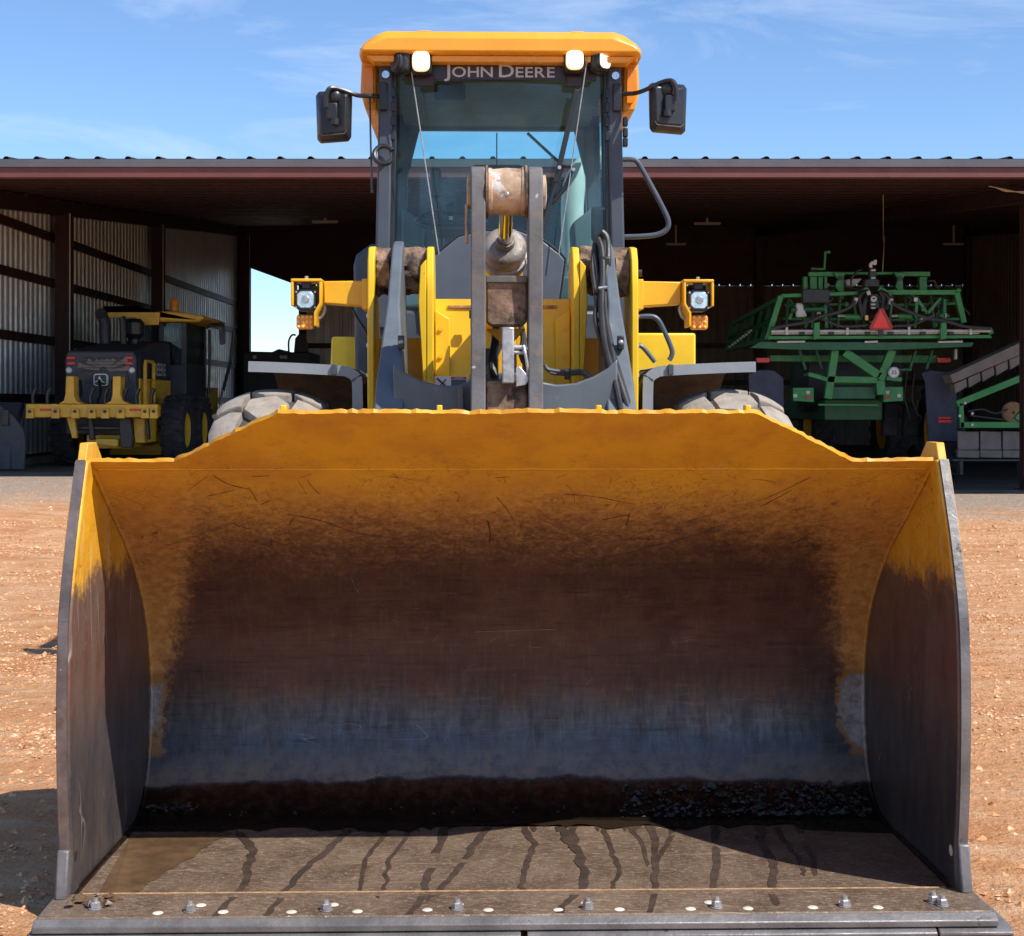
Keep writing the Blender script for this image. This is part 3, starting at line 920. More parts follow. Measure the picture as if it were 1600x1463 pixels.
    # ring of six points
for i in range(xsn):
    for j in range(6):
        a = i * 6 + j
        b = i * 6 + (j + 1) % 6
        Fc.append((a, b, b + 6, a + 6))
Fc.append(tuple(range(6)))
Fc.append(tuple(xsn * 6 + k for k in reversed(range(6))))
mb.add(V, Fc).build('spill_guard', 'bucket_inside', bucket, smooth=30)
for px in (445, 687, 935, 1168):
    a = L(px, 645, 4.42)
    MB().box(a.x - 0.008, a.x + 0.008, 4.395, 4.44, 1.498, 1.524).build('lug_tab', 'loader_yellow', bucket, bevel=0.003)
# weld seam at the crease
MB().tube([(-HW + 0.02 + 2 * (HW - 0.02) * i / 60, 4.674, 1.321 + 0.0015 * mnoise.noise((i * 0.7, 0, 0))) for i in range(61)], 0.0035, 5).build('weld_seam', 'bucket_inside', bucket)

# long scratches gouged in the sheet
def on_sheet(px, py):
    for a, b in zip(pr[ks + 12:-1], pr[ks + 13:]):
        ya = HY + (CAM_H - a[1]) * F_PX / a[0]; yb = HY + (CAM_H - b[1]) * F_PX / b[0]
        if min(ya, yb) <= py <= max(ya, yb):
            t = (py - ya) / (yb - ya) if abs(yb - ya) > 1e-6 else 0
            D = a[0] + (b[0] - a[0]) * t
            p = L(px, py, D)
            return Vector((max(-1.31, min(1.31, p.x)), D - 0.0025, p.z - 0.0012))
    return None
SCR = [([(448, 802), (500, 812), (560, 832), (630, 842)], 1, 1.5), ([(860, 886), (960, 868), (1080, 838), (1160, 806), (1240, 766)], 1, 1.6), ([(1130, 800), (1200, 778), (1270, 745)], 1, 1.2),
       ([(740, 987), (800, 985), (872, 983)], 0, 1.2), ([(762, 812), (766, 835), (764, 850)], 1, 3.0), ([(880, 772), (930, 776), (990, 788)], 1, 1.4), ([(775, 775), (795, 800), (806, 824)], 1, 1.2),
       ([(550, 903), (556, 918), (562, 926)], 0, 0.9), ([(335, 742), (360, 756), (392, 764)], 1, 1.3), ([(390, 760), (405, 785)], 1, 1.2), ([(1340, 725), (1385, 735), (1400, 722)], 1, 1.4), ([(985, 800), (978, 822)], 1, 1.3), ([(1075, 815), (1120, 802), (1160, 790)], 1, 1.0)]
rs = random.Random(21)
for _ in range(30):
    x, y = rs.uniform(300, 1300), 738 + 110 * rs.random() ** 1.3
    a, ln = rs.uniform(0, PI), rs.uniform(10, 48)
    k = rs.uniform(-6, 6)
    SCR.append(([(x, y), (x + ln * 0.5 * math.cos(a) + k, y + ln * 0.3 * math.sin(a)), (x + ln * math.cos(a), y + ln * 0.6 * math.sin(a) + k * 0.4)], 1, rs.uniform(0.7, 1.3)))
for _ in range(16):
    x, y = rs.uniform(300, 1300), rs.uniform(870, 1120)
    a, ln = rs.uniform(0, PI), rs.uniform(5, 26)
    SCR.append(([(x, y), (x + ln * math.cos(a), y + ln * 0.5 * math.sin(a))], 0, rs.uniform(0.5, 0.9)))
for pl, dk, wd in SCR:
    pp = [on_sheet(q.x, q.y) for q in spline([(a, b) for a, b in pl], 6)]
    pp = [q for q in pp if q is not None]
    if len(pp) > 3:
        MB().tube(pp, [0.0002] + [0.0008 * wd * rs.uniform(0.5, 1.2) for _ in pp[2:]] + [0.0002], 5).build('scratch', 'gouge_dark' if dk else 'gouge_pale', bucket)

# side plates with front wear bar
FRONT = spline([(4.640, 1.405), (4.56, 1.24), (4.485, 1.07), (4.425, 0.88), (4.405, 0.63), (4.415, 0.36), (4.440, 0.16)], 5)
FRONT = [(p.x, p.y) for p in FRONT]
BACKP = [(4.47, 0.02), (5.32, 0.022), (5.44, 0.10), (5.52, 0.25), (5.54, 0.5), (5.50, 0.72), (5.37, 0.91), (5.17, 1.08), (4.94, 1.24), (4.80, 1.36), (4.74, 1.405)]
plate = FRONT + BACKP
for s in (-1, 1):
    mb = MB().prism(plate, 'yz', s * (HW + 0.001), s * (HW + 0.028))
    mb.build('side_plate', 'bucket_side', bucket, bevel=0.003)
    # wear bar: wraps the front edge, thicker low down
    bar = FRONT[2:] + [(4.42, 0.045)]
    inn = [(p[0] + 0.085, p[1]) for p in reversed(bar)]
    inn[0] = (4.50, 0.052)
    MB().prism([(p[0] - 0.008, p[1]) for p in bar] + inn, 'yz', s * (HW - 0.008), s * (HW + 0.034)).build('side_cutter', 'bucket_side', bucket, bevel=0.006)
    # bright worn nose strip on the bar's front edge
    fr = [Vector((s * (HW + 0.012), p[0] - 0.0165, p[1])) for p in bar[:-1]]
    mb = MB()
    for a, b in zip(fr[:-1], fr[1:]):
        mb.bar(a, b, 0.028, 0.014, up=(0, 1, 0))
    mb.build('worn_edge', 'bar_brown' if s < 0 else 'edge_steel', bucket, smooth=30)
    # worn lower end of the bar
    MB().prism([(4.374, 0.060), (4.402, 0.20), (4.43, 0.20), (4.43, 0.060)], 'yz', s * (HW - 0.004), s * (HW + 0.031)).build('corner_shoe', 'edge_steel', bucket, bevel=0.006)
    # flat disc for a hole: dark for its shade, pale for light through it
    c = L(1485, 1335, 4.52) if s > 0 else L(128, 1372, 4.50)
    MB().lathe([(0.001, 0.0), (0.017, 0.0)], (s * (HW - 0.0085), 4.462, 0.165), 'x', 18).build('hole_disc', 'hole_shade' if s < 0 else 'plug_white', bucket)
    # weld bead where plate meets the curved sheet
    bead = [(s * (HW - 0.006 - 0.002 * mnoise.noise((i, s, 0))), p[0] - 0.004, p[1] + 0.004) for i, p in enumerate(pr)]
    MB().tube(bead, 0.009, 6).build('weld_bead', 'bucket_inside', bucket)
# cutting edge plate, wear segments below it
CE = MB().prism([(4.205, 0.034), (4.208, 0.044), (4.230, 0.062), (4.430, 0.0625), (4.430, 0.036), (4.25, 0.026)], 'yz', -1.375, 1.375)
CE.build('cutting_edge', 'bucket_floor', bucket, bevel=0.003)
MB().prism([(4.196, 0.026), (4.196, 0.044), (4.222, 0.0605), (4.226, 0.055), (4.210, 0.026)], 'yz', -1.38, 1.38).build('worn_nose', 'edge_steel', bucket, bevel=0.003)
for a, b in ((-1.39, L(813, 0, 4.25).x), (L(823, 0, 4.25).x, 1.20), (1.206, 1.42)):
    MB().prism([(4.185, 0.003), (4.185, 0.013), (4.205, 0.0245), (4.40, 0.0245), (4.40, 0.003)], 'yz', a, b).build('wear_segment', 'edge_steel', bucket, bevel=0.003)
MB().tube([(-1.30 + 2.6 * i / 80, 4.434, 0.058 + 0.001 * mnoise.noise((i * 0.8, 3, 0))) for i in range(81)], 0.006, 5).build('edge_weld', 'weld_rust', bucket)
bz = 0.063
nut_me = None
for px, py in ((300, 1437), (511, 1426), (715, 1418), (918, 1412), (1120, 1412), (1322, 1408), (1466, 1400), (1476, 1404), (150, 1428)):
    x = L(px, 0, 4.28).x
    y = 4.272 if px not in (1466, 150) else 4.30
    mb = MB()
    mb.lathe([(0.001, 0.0), (0.019, 0.0), (0.019, 0.003), (0.001, 0.003)], (x, y, bz), 'z', 16)
    mb.cyl((x, y, bz + 0.004), (x, y, bz + 0.018), 0.0150, 0.0150, 6)
    mb.cyl((x, y, bz + 0.018), (x, y, bz + 0.020), 0.013, 0.011, 6)
    mb.cyl((x, y, bz + 0.020), (x, y, bz + 0.030), 0.0080, 0.0075, 10)
    mb.build('bolt', 'bare_steel', bucket, smooth=25)
for px, dy in ((312, .07), (252, .0), (352, .005), (458, .0), (520, .065), (560, .0), (668, .01), (716, .06), (763, .005), (872, .0), (917, .065), (967, .0), (1078, .0), (1112, .06), (1168, .0), (1270, .005), (1325, .055), (1372, .0)):
    x = L(px, 0, 4.28).x
    MB().lathe([(0.0005, 0.0022), (0.012, 0.002), (0.0155, 0.0)], (x, 4.258 + dy * 0.9, bz), 'z', 14).build('plug', 'plug_white', bucket)
# clod of dried mud at the left corner
mb = MB()
rr = random.Random(2)
for i in range(26):
    rock(mb, (-1.29 + rr.uniform(-0.02, 0.10), 4.35 + rr.uniform(-0.05, 0.06), bz + rr.uniform(0, 0.012)), rr.uniform(0.006, 0.022), rr)
tag(mb.build('mud_clods', 'wet_mud', bucket, smooth=40), kind='stuff')

# wet runs on the floor plate
def fz(y):
    for a, b in zip(pr[:-1], pr[1:]):
        if a[0] <= y <= b[0]:
            return a[1] + (b[1] - a[1]) * (y - a[0]) / (b[0] - a[0])
    return 0.063 if y < 4.432 else 0.05
def top_z(y): return 0.0634 if y < 4.432 else fz(y) + 0.0012
def FL(px, py):
    D = 4.8
    for _ in range(8):
        D = (CAM_H - top_z(D)) * F_PX / (py - HY)
    D = max(D, 4.232)
    p = L(px, py, D)
    return Vector((p.x, D, top_z(D)))
RUNS = [
 ([(372, 1296), (396, 1325), (388, 1350), (384, 1378), (356, 1408), (330, 1438)], 15),
 ([(548, 1268), (545, 1290), (520, 1320), (470, 1362), (436, 1404), (400, 1448)], 15),
 ([(602, 1268), (600, 1305), (575, 1335), (566, 1370), (562, 1398)], 8),
 ([(655, 1268), (640, 1300), (608, 1345), (603, 1380), (590, 1402)], 10),
 ([(697, 1268), (690, 1310), (668, 1370), (655, 1408), (622, 1442)], 15),
 ([(775, 1278), (742, 1318), (712, 1362), (668, 1406)], 15),
 ([(835, 1268), (818, 1290), (834, 1320), (822, 1350), (816, 1385), (824, 1398)], 10),
 ([(872, 1268), (886, 1310), (906, 1338), (912, 1385), (880, 1416), (870, 1440)], 17),
 ([(895, 1270), (898, 1310), (904, 1330)], 12),
 ([(935, 1268), (945, 1300), (956, 1330), (968, 1362), (958, 1385), (964, 1398)], 11),
 ([(976, 1268), (985, 1295), (1004, 1320), (1012, 1355)], 9),
 ([(992, 1268), (1020, 1300), (1024, 1350), (1024, 1395), (1012, 1440)], 14),
 ([(1062, 1282), (1042, 1320), (1026, 1350)], 9),
 ([(1110, 1272), (1120, 1310), (1118, 1372), (1112, 1400)], 14),
 ([(1186, 1275), (1192, 1320), (1210, 1352), (1208, 1395), (1216, 1418)], 13),
 ([(1214, 1278), (1222, 1310), (1250, 1345), (1260, 1372)], 12),
 ([(1244, 1278), (1258, 1315), (1272, 1345), (1275, 1372)], 10),
]
for n_, (pl, wd) in enumerate(RUNS):
    c = spline([(a, b) for a, b in pl], 12)
    wd *= random.Random(n_ + 40).uniform(0.75, 1.1)
    rw = random.Random(n_)
    V, Fc = [], []
    for i, p in enumerate(c):
        e = min(1, (i + 0.4) / 2.0, (len(c) - i - 0.2) / 2.5)
        tp = 1.15 - 0.4 * i / len(c)
        lw = wd * 0.5 * e * tp * max(0.35, 1 + 0.5 * mnoise.noise((i * 0.33, n_, 0)) + 0.45 * mnoise.noise((i * 1.3, n_, 20)))
        rw_ = wd * 0.5 * e * tp * max(0.35, 1 + 0.5 * mnoise.noise((i * 0.33, n_, 7)) + 0.45 * mnoise.noise((i * 1.3, n_, 27)))
        wob = 5.0 * mnoise.noise((i * 0.28, n_, 3))
        a, b = FL(p.x - lw + wob, p.y), FL(p.x + rw_ + wob, p.y)
        for q in (a, b):
            q.y = min(q.y, 5.19)
            q.z = top_z(q.y) - 0.0004 + 0.0003 * (n_ % 4)
        V += [a, b]
        if i: Fc.append((2 * i - 2, 2 * i - 1, 2 * i + 1, 2 * i))
    MB().add(V, Fc).build('wet_run', 'wet_steel', bucket, smooth=0)
# wet sheet: brown stain in the left corner and the soaked back of the floor with scalloped rim
def sheet(name, outline, mat, dz):
    V = []
    for p in outline:
        q = FL(*p)
        V.append((max(-HW + 0.02, min(HW - 0.02, q.x)), q.y, q.z + dz))
    MB().add(V, [tuple(range(len(V)))]).build(name, mat, bucket, smooth=0)
sheet('damp_stain', [(206, 1302), (365, 1298), (352, 1306), (338, 1310), (330, 1318), (316, 1324), (307, 1336), (288, 1342), (276, 1352), (262, 1357), (250, 1369), (236, 1374), (222, 1388), (208, 1391), (196, 1401), (180, 1400), (168, 1407), (150, 1405)], 'wet_mud', 0.0002)
def blob(cx, cy, rx, ry, seed):
    return [(cx + rx * math.cos(a) * (1 + 0.35 * mnoise.noise((math.cos(a), math.sin(a), seed))), cy + ry * math.sin(a) * (1 + 0.35 * mnoise.noise((math.cos(a), math.sin(a), seed + 3)))) for a in [2 * PI * k / 26 for k in range(26)]]
sc = []
rim = [(215, 1296), (300, 1297), (345, 1300), (372, 1290), (392, 1290), (405, 1300), (440, 1285), (500, 1268), (535, 1270), (548, 1276), (560, 1268), (598, 1266), (612, 1270), (640, 1266), (660, 1272), (672, 1268), (690, 1276), (705, 1270), (735, 1276), (770, 1284), (800, 1276), (830, 1274), (850, 1272), (872, 1274), (885, 1270), (900, 1276), (930, 1272), (950, 1268), (975, 1270), (1010, 1274), (1050, 1268), (1080, 1266), (1112, 1274), (1140, 1268), (1180, 1274), (1200, 1270), (1216, 1276), (1240, 1272), (1262, 1266), (1320, 1264), (1385, 1262)]
for i in range(len(rim) - 1):
    a, b = rim[i], rim[i + 1]
    sc.append(a)
    sc.append(((a[0] + b[0]) / 2, (a[1] + b[1]) / 2 + 3 * mnoise.noise((i, 0, 4))))
sc.append(rim[-1])
V, Fc = [], []
PZ = 0.0378
for i, p in enumerate(sc):
    q = FL(*p)
    x = max(-HW + 0.008, min(HW - 0.008, q.x))
    if i == 0: x = -HW + 0.008
    if i == len(sc) - 1: x = HW - 0.008
    yy = 5.135 + (q.y - 5.10) * 0.45 + 0.004 * mnoise.noise((i * 0.9, 1, 2))
    V += [(x, yy, PZ), (x, 5.285, PZ)]
    if i: Fc.append((2 * i - 2, 2 * i, 2 * i + 1, 2 * i - 1))
o = MB().add(V, Fc).build('puddle', 'water', None, org=Vector((0, 4.5, 0)), smooth=0)
tag(o, 'dark shallow puddle lying in the back of the bucket', 'puddle')
PUDDLE = o
# crushed stone left in the bucket's back corner
mb = MB()
rr = random.Random(9)
for i in range(650):
    u = rr.random()
    x = 0.40 + 0.90 * u ** 0.75
    t = rr.random()
    y = 5.27 + 0.13 * t
    z = 0.045 + 0.08 * t ** 1.5 + 0.02 * rr.random() * u
    rock(mb, (x, y, z), 0.004 + 0.012 * rr.random() ** 2.2 + (0.016 if rr.random() < 0.012 else 0), rr)
for i in range(60):
    rock(mb, (rr.uniform(-1.31, -1.12), 5.28 + rr.random() * 0.10, 0.07 + rr.random() * 0.02), 0.005 + 0.010 * rr.random(), rr)
for i in range(40):
    rock(mb, (rr.uniform(-1.2, 1.2), 5.25 + rr.random() * 0.1, 0.066), 0.003 + 0.006 * rr.random(), rr)
GRAVEL = mb.build('crushed_stone', 'pebble_dark', None, org=Vector((0, 4.5, 0)), smooth=0)
tag(GRAVEL, 'dark crushed stone left in the back corner of the bucket', kind='stuff')

# hinge brackets behind the bucket
for s in (-1, 1):
    for k in (0.44, 0.58):
        MB().prism([(5.53, 0.15), (5.80, 0.22), (5.84, 0.42), (5.76, 0.55), (5.54, 0.74)], 'yz', s * k, s * (k + 0.035)).build('hinge_bracket', 'machine_grey', bucket, bevel=0.005)
for k in (-0.115, 0.08):
    MB().prism([(5.56, 0.60), (5.76, 0.85), (5.74, 0.98), (5.62, 1.02), (5.30, 1.02), (5.46, 0.84)], 'yz', k, k + 0.035).build('hinge_bracket', 'machine_grey', bucket, bevel=0.005)

def muddy(x0, x1, y, z, r, amp, seed):
    mb = MB()
    nr, n = 9, 40
    V = []
    for i in range(nr + 1):
        x = x0 + (x1 - x0) * i / nr
        for k in range(n):
            a = 2 * PI * k / n
            d = amp * (mnoise.noise((x * 14, math.cos(a) * 2.4, math.sin(a) * 2.4 + seed)) + 0.6 * mnoise.noise((x * 34, math.cos(a) * 6, math.sin(a) * 6 + seed)))
            V.append((x, y + (r + d) * math.cos(a), z + (r + d) * math.sin(a)))
    Fc = [(i * n + k, i * n + (k + 1) % n, (i + 1) * n + (k + 1) % n, (i + 1) * n + k) for i in range(nr) for k in range(n)]
    Fc += [tuple(range(n)), tuple(nr * n + k for k in reversed(range(n)))]
    return mb.add(V, Fc)

# ---------------------------------------------------------------- lift arms, crossmember
for s in (-1, 1):
    arm = [(7.13, 2.28), (7.02, 2.30), (6.90, 2.26), (6.62, 1.98), (6.32, 1.62), (6.02, 1.18), (5.80, 0.70), (5.72, 0.42), (5.66, 0.28), (5.74, 0.22), (5.84, 0.28), (6.05, 0.62), (6.30, 0.92), (6.60, 1.30), (6.85, 1.72), (7.10, 2.08), (7.17, 2.18)]
    mb = MB()
    n = len(arm)
    V = [(s * (0.518 + 0.042 * sstep(2.15, 1.45, p[1])), p[0], p[1]) for p in arm]
    V += [(s * (0.470 - 0.045 * sstep(2.05, 1.45, p[1])), p[0], p[1]) for p in arm]
    mb.add(V, [tuple(range(n)), tuple(n + i for i in reversed(range(n)))] + [((i + 1) % n, i, n + i, n + (i + 1) % n) for i in range(n)])
    arm_o = mb.build('lift_arm', 'machine_grey', loader, bevel=0.008)
    muddy(s * 0.36, s * 0.60, 7.06, 2.17, 0.104, 0.012, s).build('pivot_boss', 'grease_mud', arm_o, smooth=50)
    muddy(s * 0.37, s * 0.468, 7.04, 2.16, 0.108, 0.026, s + 5).build('grease_cake', 'grease_mud', arm_o, smooth=50)
    muddy(s * 0.535, s * 0.595, 7.04, 2.15, 0.106, 0.026, s + 9).build('grease_cake', 'grease_mud', arm_o, smooth=50)
    MB().cyl((s * 0.46, 5.75, 0.34), (s * 0.64, 5.75, 0.34), 0.06, n=20).build('bucket_pin', 'dirty_grey', arm_o)
    # side hose clamp seen on the arm's inner edge
    a = L(627 if s < 0 else 968, 536, 6.45)
    MB().box(a.x - 0.012, a.x + 0.016, 6.40, 6.44, a.z - 0.03, a.z + 0.03).build('clamp', 'black_plastic', arm_o, bevel=0.004)
    MB().ball((a.x + 0.002, 6.395, a.z), 0.012, 0.008, 0.012, 8, 6).build('clamp_bolt', 'bare_steel', arm_o)

# dished plate joining the arms
top = [(-0.478, 1.70), (-0.43, 1.66), (-0.36, 1.625), (-0.28, 1.605), (-0.20, 1.605), (-0.155, 1.625), (-0.15, 1.66), (0.15, 1.66), (0.155, 1.62), (0.22, 1.608), (0.30, 1.615), (0.38, 1.645), (0.44, 1.68), (0.478, 1.72)]
MB().prism(top + [(0.478, 1.2), (-0.478, 1.2)], 'xz', 6.27, 6.32).build('cross_plate', 'machine_grey', loader, bevel=0.008)
MB().cyl((-0.48, 6.36, 1.36), (0.48, 6.36, 1.36), 0.13, n=24).build('torque_tube', 'machine_grey', loader)
MB().box(-0.20, -0.178, 6.16, 6.268, 1.30, 1.60).build('bracket_plate', 'dirty_grey', loader, bevel=0.004)

# ---------------------------------------------------------------- bellcrank and tilt cylinder
crank_prof = [(6.04, 2.50), (5.97, 2.485), (5.93, 2.42), (5.94, 2.20), (5.955, 1.95), (5.95, 1.70), (5.90, 1.45), (5.84, 1.15), (5.86, 1.02), (5.95, 1.02), (6.06, 1.30), (6.17, 1.55), (6.15, 1.80), (6.12, 2.10), (6.13, 2.40), (6.10, 2.48)]
bell = None
for s in (-1, 1):
    mb = MB().prism(crank_prof, 'yz', s * 0.086, s * 0.146)
    if bell is None:
        bell = mb.build('bellcrank', 'dirty_grey', loader, bevel=0.006)
    else:
        mb.build('lever_plate', 'dirty_grey', bell, bevel=0.006)
mb = MB().lathe([(0.088, -0.078), (0.097, -0.074), (0.097, -0.062), (0.092, -0.058), (0.097, 0.0), (0.094, 0.058), (0.099, 0.062), (0.099, 0.074), (0.088, 0.078)], (0, 6.03, 2.395), 'x', 36)
hub = mb.build('rod_eye', 'hub_mud', bell, smooth=40)
for s in (-1, 1):
    MB().lathe([(0.02, 0.0), (0.070, 0.0), (0.070, s * 0.012), (0.045, s * 0.016), (0.02, s * 0.016)], (s * 0.147, 6.03, 2.395), 'x', 24).build('pin_cap', 'hub_mud', bell)
    for k in (0.080,):
        MB().lathe([(0.060, -0.005), (0.108, -0.005), (0.108, 0.004), (0.060, 0.004)], (s * k, 6.03, 2.395), 'x', 32, True).build('shim_ring', 'grease_mud', bell)
MB().ball((0.0, 5.933, 2.372), 0.010, 0.004, 0.010, 10, 6).build('grease_nipple', 'bare_steel', bell)
MB().box(-0.20 + 0.03, -0.16 + 0.003, 5.99, 6.03, 2.18, 2.34).build('stop_block', 'hub_mud', bell, bevel=0.004)
A, B = Vector((0, 6.05, 2.36)), Vector((0, 6.44, 2.185))
d = (Vector((0, 7.15, 1.86)) - A).normalized()
cyl = MB().cyl(A + d * 0.40, A + d * 1.14, 0.083, n=28).build('tilt_cylinder', 'lamp_arm_yellow', loader)
MB().cyl(A, A + d * 0.42, 0.030, n=20).build('rod', 'chrome', cyl)
e = Vector((1, 0, 0))
prof = [(0.031, -0.035), (0.040, -0.035), (0.042, 0.0), (0.070, 0.002), (0.088, 0.012), (0.093, 0.025), (0.093, 0.075), (0.085, 0.079), (0.085, 0.10), (0.097, 0.104), (0.097, 0.15), (0.084, 0.155)]
mb = MB()
u = d.cross(e).normalized()
V, Fc = [], []
c0 = A + d * 0.34
for k in range(28):
    a = 2 * PI * k / 28
    for r, h in prof:
        V.append(c0 + d * h + (e * math.cos(a) + u * math.sin(a)) * r)
m_ = len(prof)
for k in range(28):
    for i in range(m_ - 1):
        Fc.append((k * m_ + i, k * m_ + i + 1, ((k + 1) % 28) * m_ + i + 1, ((k + 1) % 28) * m_ + i))
mb.add(V, Fc).build('gland', 'gland_mud', cyl, smooth=40)
MB().tube(spline([L(822, 405, 6.45), L(826, 425, 6.42), L(822, 440, 6.40), L(818, 436, 6.45)], 4), 0.010, 8).build('hose_fitting', 'bare_steel', cyl)
# spacer and lower link hardware between the lever plates
MB().prism([(-0.083, 2.045), (0.083, 2.045), (0.083, 1.86), (0.06, 1.845), (-0.06, 1.845), (-0.083, 1.86)], 'xz', 6.00, 6.10).build('spacer', 'grease_mud', bell, bevel=0.008)
MB().box(-0.084, 0.084, 5.985, 5.998, 2.02, 2.048).build('spacer_lip', 'dirty_grey', bell, bevel=0.003)
MB().prism([(-0.083, 1.84), (0.083, 1.84), (0.02, 1.775), (-0.02, 1.775)], 'xz', 6.13, 6.30).build('gusset', 'lamp_arm_yellow', bell, bevel=0.004)
a = L(784, 512, 5.98); b = L(803, 600, 5.98)
MB().box(a.x, b.x, 5.93, 5.99, b.z, a.z).build('link_bar', 'bare_steel', bell, bevel=0.006)
MB().box(-0.085, 0.085, 5.98, 6.06, 1.2, 1.62).build('link_block', 'grease_mud', bell, bevel=0.01)
for py, r in ((543, 0.011), (551, 0.008)):
    p, q = L(803, py, 5.97), L(823, py + 1, 5.97)
    MB().cyl(p, q, r, n=10).build('fitting', 'bare_steel', bell)
MB().ball(L(823, 545, 5.97), 0.013, 0.011, 0.013, 10, 6).build('fitting', 'bare_steel', bell)
MB().tube(spline([L(818, 540, 5.96), L(822, 560, 5.95), L(826, 590, 5.96), L(820, 600, 5.97)], 4), 0.007, 8).build('fitting', 'bare_steel', bell)
MB().prism([(p.x, p.z) for p in (L(806, 575, 5.96), L(812, 572, 5.96), L(828, 592, 5.96), L(822, 602, 5.96), L(806, 605, 5.96))], 'xz', 5.95, 5.965).build('torn_plate', 'bare_steel', bell, bevel=0.003)
MB().tube(spline([L(776, 500, 6.2), L(774, 530, 6.15), L(770, 560, 6.1), L(772, 590, 6.05)], 4), 0.017, 8).build('hose', 'rubber_hose', bell)
MB().tube(spline([L(790, 516, 6.3), L(779, 545, 6.2), L(770, 565, 6.15), L(768, 590, 6.1)], 4), 0.013, 8).build('hose', 'dim_white', bell)
MB().tube(spline([L(812, 500, 6.3), L(818, 530, 6.25), L(815, 555, 6.2), L(828, 580, 6.1)], 4), 0.014, 8).build('hose', 'rubber_hose', bell)
mb = MB().box(-0.03, -0.012, 6.4, 6.43, 1.5, 1.8).box(0.05, 0.075, 6.4, 6.43, 1.5, 1.82)
mb.build('frame_web', 'lamp_arm_yellow', bell, bevel=0.003)

# ---------------------------------------------------------------- front frame (towers and panel)
TP = [(6.90, 1.0), (6.86, 1.60), (6.86, 2.05), (6.88, 2.20), (6.93, 2.262), (7.02, 2.275), (7.14, 2.25), (7.22, 2.15), (7.26, 1.9), (7.45, 1.5), (7.45, 1.0)]
frame = MB().prism([(6.95, 0.55), (6.95, 1.20), (7.45, 1.20), (7.9, 1.05), (7.9, 0.55)], 'yz', -0.40, 0.40).build('front_frame', 'loader_yellow', loader, bevel=0.01)
for s in (-1, 1):
    for a, b in ((0.325, 0.358), (0.600, 0.632)):
        V = MB().prism(TP, 'yz', s * a, s * b)
        V.build('tower_plate', 'loader_yellow', frame, bevel=0.006)
    # turned-in front flanges catch the light
    x0 = 0.360
    MB().prism([(s * 0.3585, 2.20), (s * 0.385, 2.17), (s * 0.395, 2.0), (s * 0.372, 1.60), (s * 0.3585, 1.60)], 'xz', 6.862, 6.885).build('tower_flange', 'loader_yellow', frame, bevel=0.004)
    MB().box(min(s * 0.36, s * 0.598), max(s * 0.36, s * 0.598), 6.99, 7.15, 2.222, 2.245).build('tower_cap', 'weld_rust', frame, bevel=0.004)
    MB().box(min(s * 0.36, s * 0.598), max(s * 0.36, s * 0.598), 7.24, 7.262, 1.2, 1.85).build('tower_back', 'lamp_arm_yellow', frame)
    # dark cavity hardware
    MB().cyl((s * 0.40, 7.12, 1.52), (s * 0.58, 7.12, 1.52), 0.085, n=20).build('cylinder_eye', 'grease_mud', frame)
    MB().cyl((s * 0.49, 7.1, 1.54), (s * 0.51, 6.0, 0.75), 0.06, n=18).build('lift_cylinder', 'lamp_arm_yellow', frame)
# centre panel between towers, filleted top corners
pts = []
for k in range(9):
    a = PI / 2 * k / 8
    pts.append((-0.322 + 0.06 * (1 - math.cos(a)), 2.04 - 0.06 * math.sin(a) * 1.0))
for k in range(9):
    a = PI / 2 * (8 - k) / 8
    pts.append((0.322 - 0.06 * (1 - math.cos(a)), 2.04 - 0.06 * math.sin(a) * 1.0))
poly = [(-0.322, 1.15)] + pts + [(0.322, 1.15)]
n = len(poly)
def py_(z): return 7.06 - 0.10 * sstep(2.05, 1.2, z)
mb = MB()
mb.add([(p[0], py_(p[1]), p[1]) for p in poly] + [(p[0], py_(p[1]) + 0.03, p[1]) for p in poly],
       [tuple(range(n)), tuple(n + i for i in reversed(range(n)))] + [((i + 1) % n, i, n + i, n + (i + 1) % n) for i in range(n)])
mb.build('centre_panel', 'loader_yellow', frame, bevel=0.003, smooth=25)
MB().box(-0.262, 0.262, 7.045, 7.20, 1.9825, 1.998).build('panel_top', 'weld_rust', frame, bevel=0.003)
for s in (-1, 1):    # rib halves of the panel
    MB().prism([(s * 0.32, 1.56), (s * 0.25, 1.56), (s * 0.252, 1.93), (s * 0.32, 1.97)], 'xz', 6.995, 7.03).build('panel_rib', 'loader_yellow', frame, bevel=0.004)
# hose slots and cover in the middle of the panel
MB().box(-0.11, 0.13, 6.985, 7.02, 1.50, 1.79).build('panel_recess', 'black_plastic', frame, bevel=0.004)
MB().tube(spline([L(743, 478, 6.9), L(738, 500, 6.9), L(740, 535, 6.88), L(748, 560, 6.85), L(752, 575, 6.85)], 5), 0.009, 8).build('panel_hose', 'rubber_hose', frame)
MB().box(L(733, 0, 6.98).x, L(745, 0, 6.98).x, 6.965, 6.985, 1.93, 1.97).build('hose_clip', 'black_plastic', frame, bevel=0.003)
MB().tube(spline([L(851, 570, 6.7), L(858, 578, 6.7), L(885, 581, 6.7), L(910, 580, 6.7), L(925, 590, 6.65), L(935, 596, 6.6)], 4), 0.009, 8).build('steel_line', 'machine_grey', frame)
MB().tube(spline([L(851, 576, 6.72), L(864, 584, 6.72), L(888, 586, 6.72), L(908, 585, 6.72), L(920, 592, 6.68)], 4), 0.006, 8).build('steel_line', 'machine_grey', frame)
a = L(886, 583, 6.68)
MB().box(a.x - 0.012, a.x + 0.012, 6.66, 6.68, a.z - 0.03, a.z + 0.02).build('line_clamp', 'black_plastic', frame, bevel=0.003)
MB().ball((a.x, 6.655, a.z + 0.012), 0.011, 0.008, 0.009, 8, 6).build('clamp_bolt', 'bare_steel', frame)
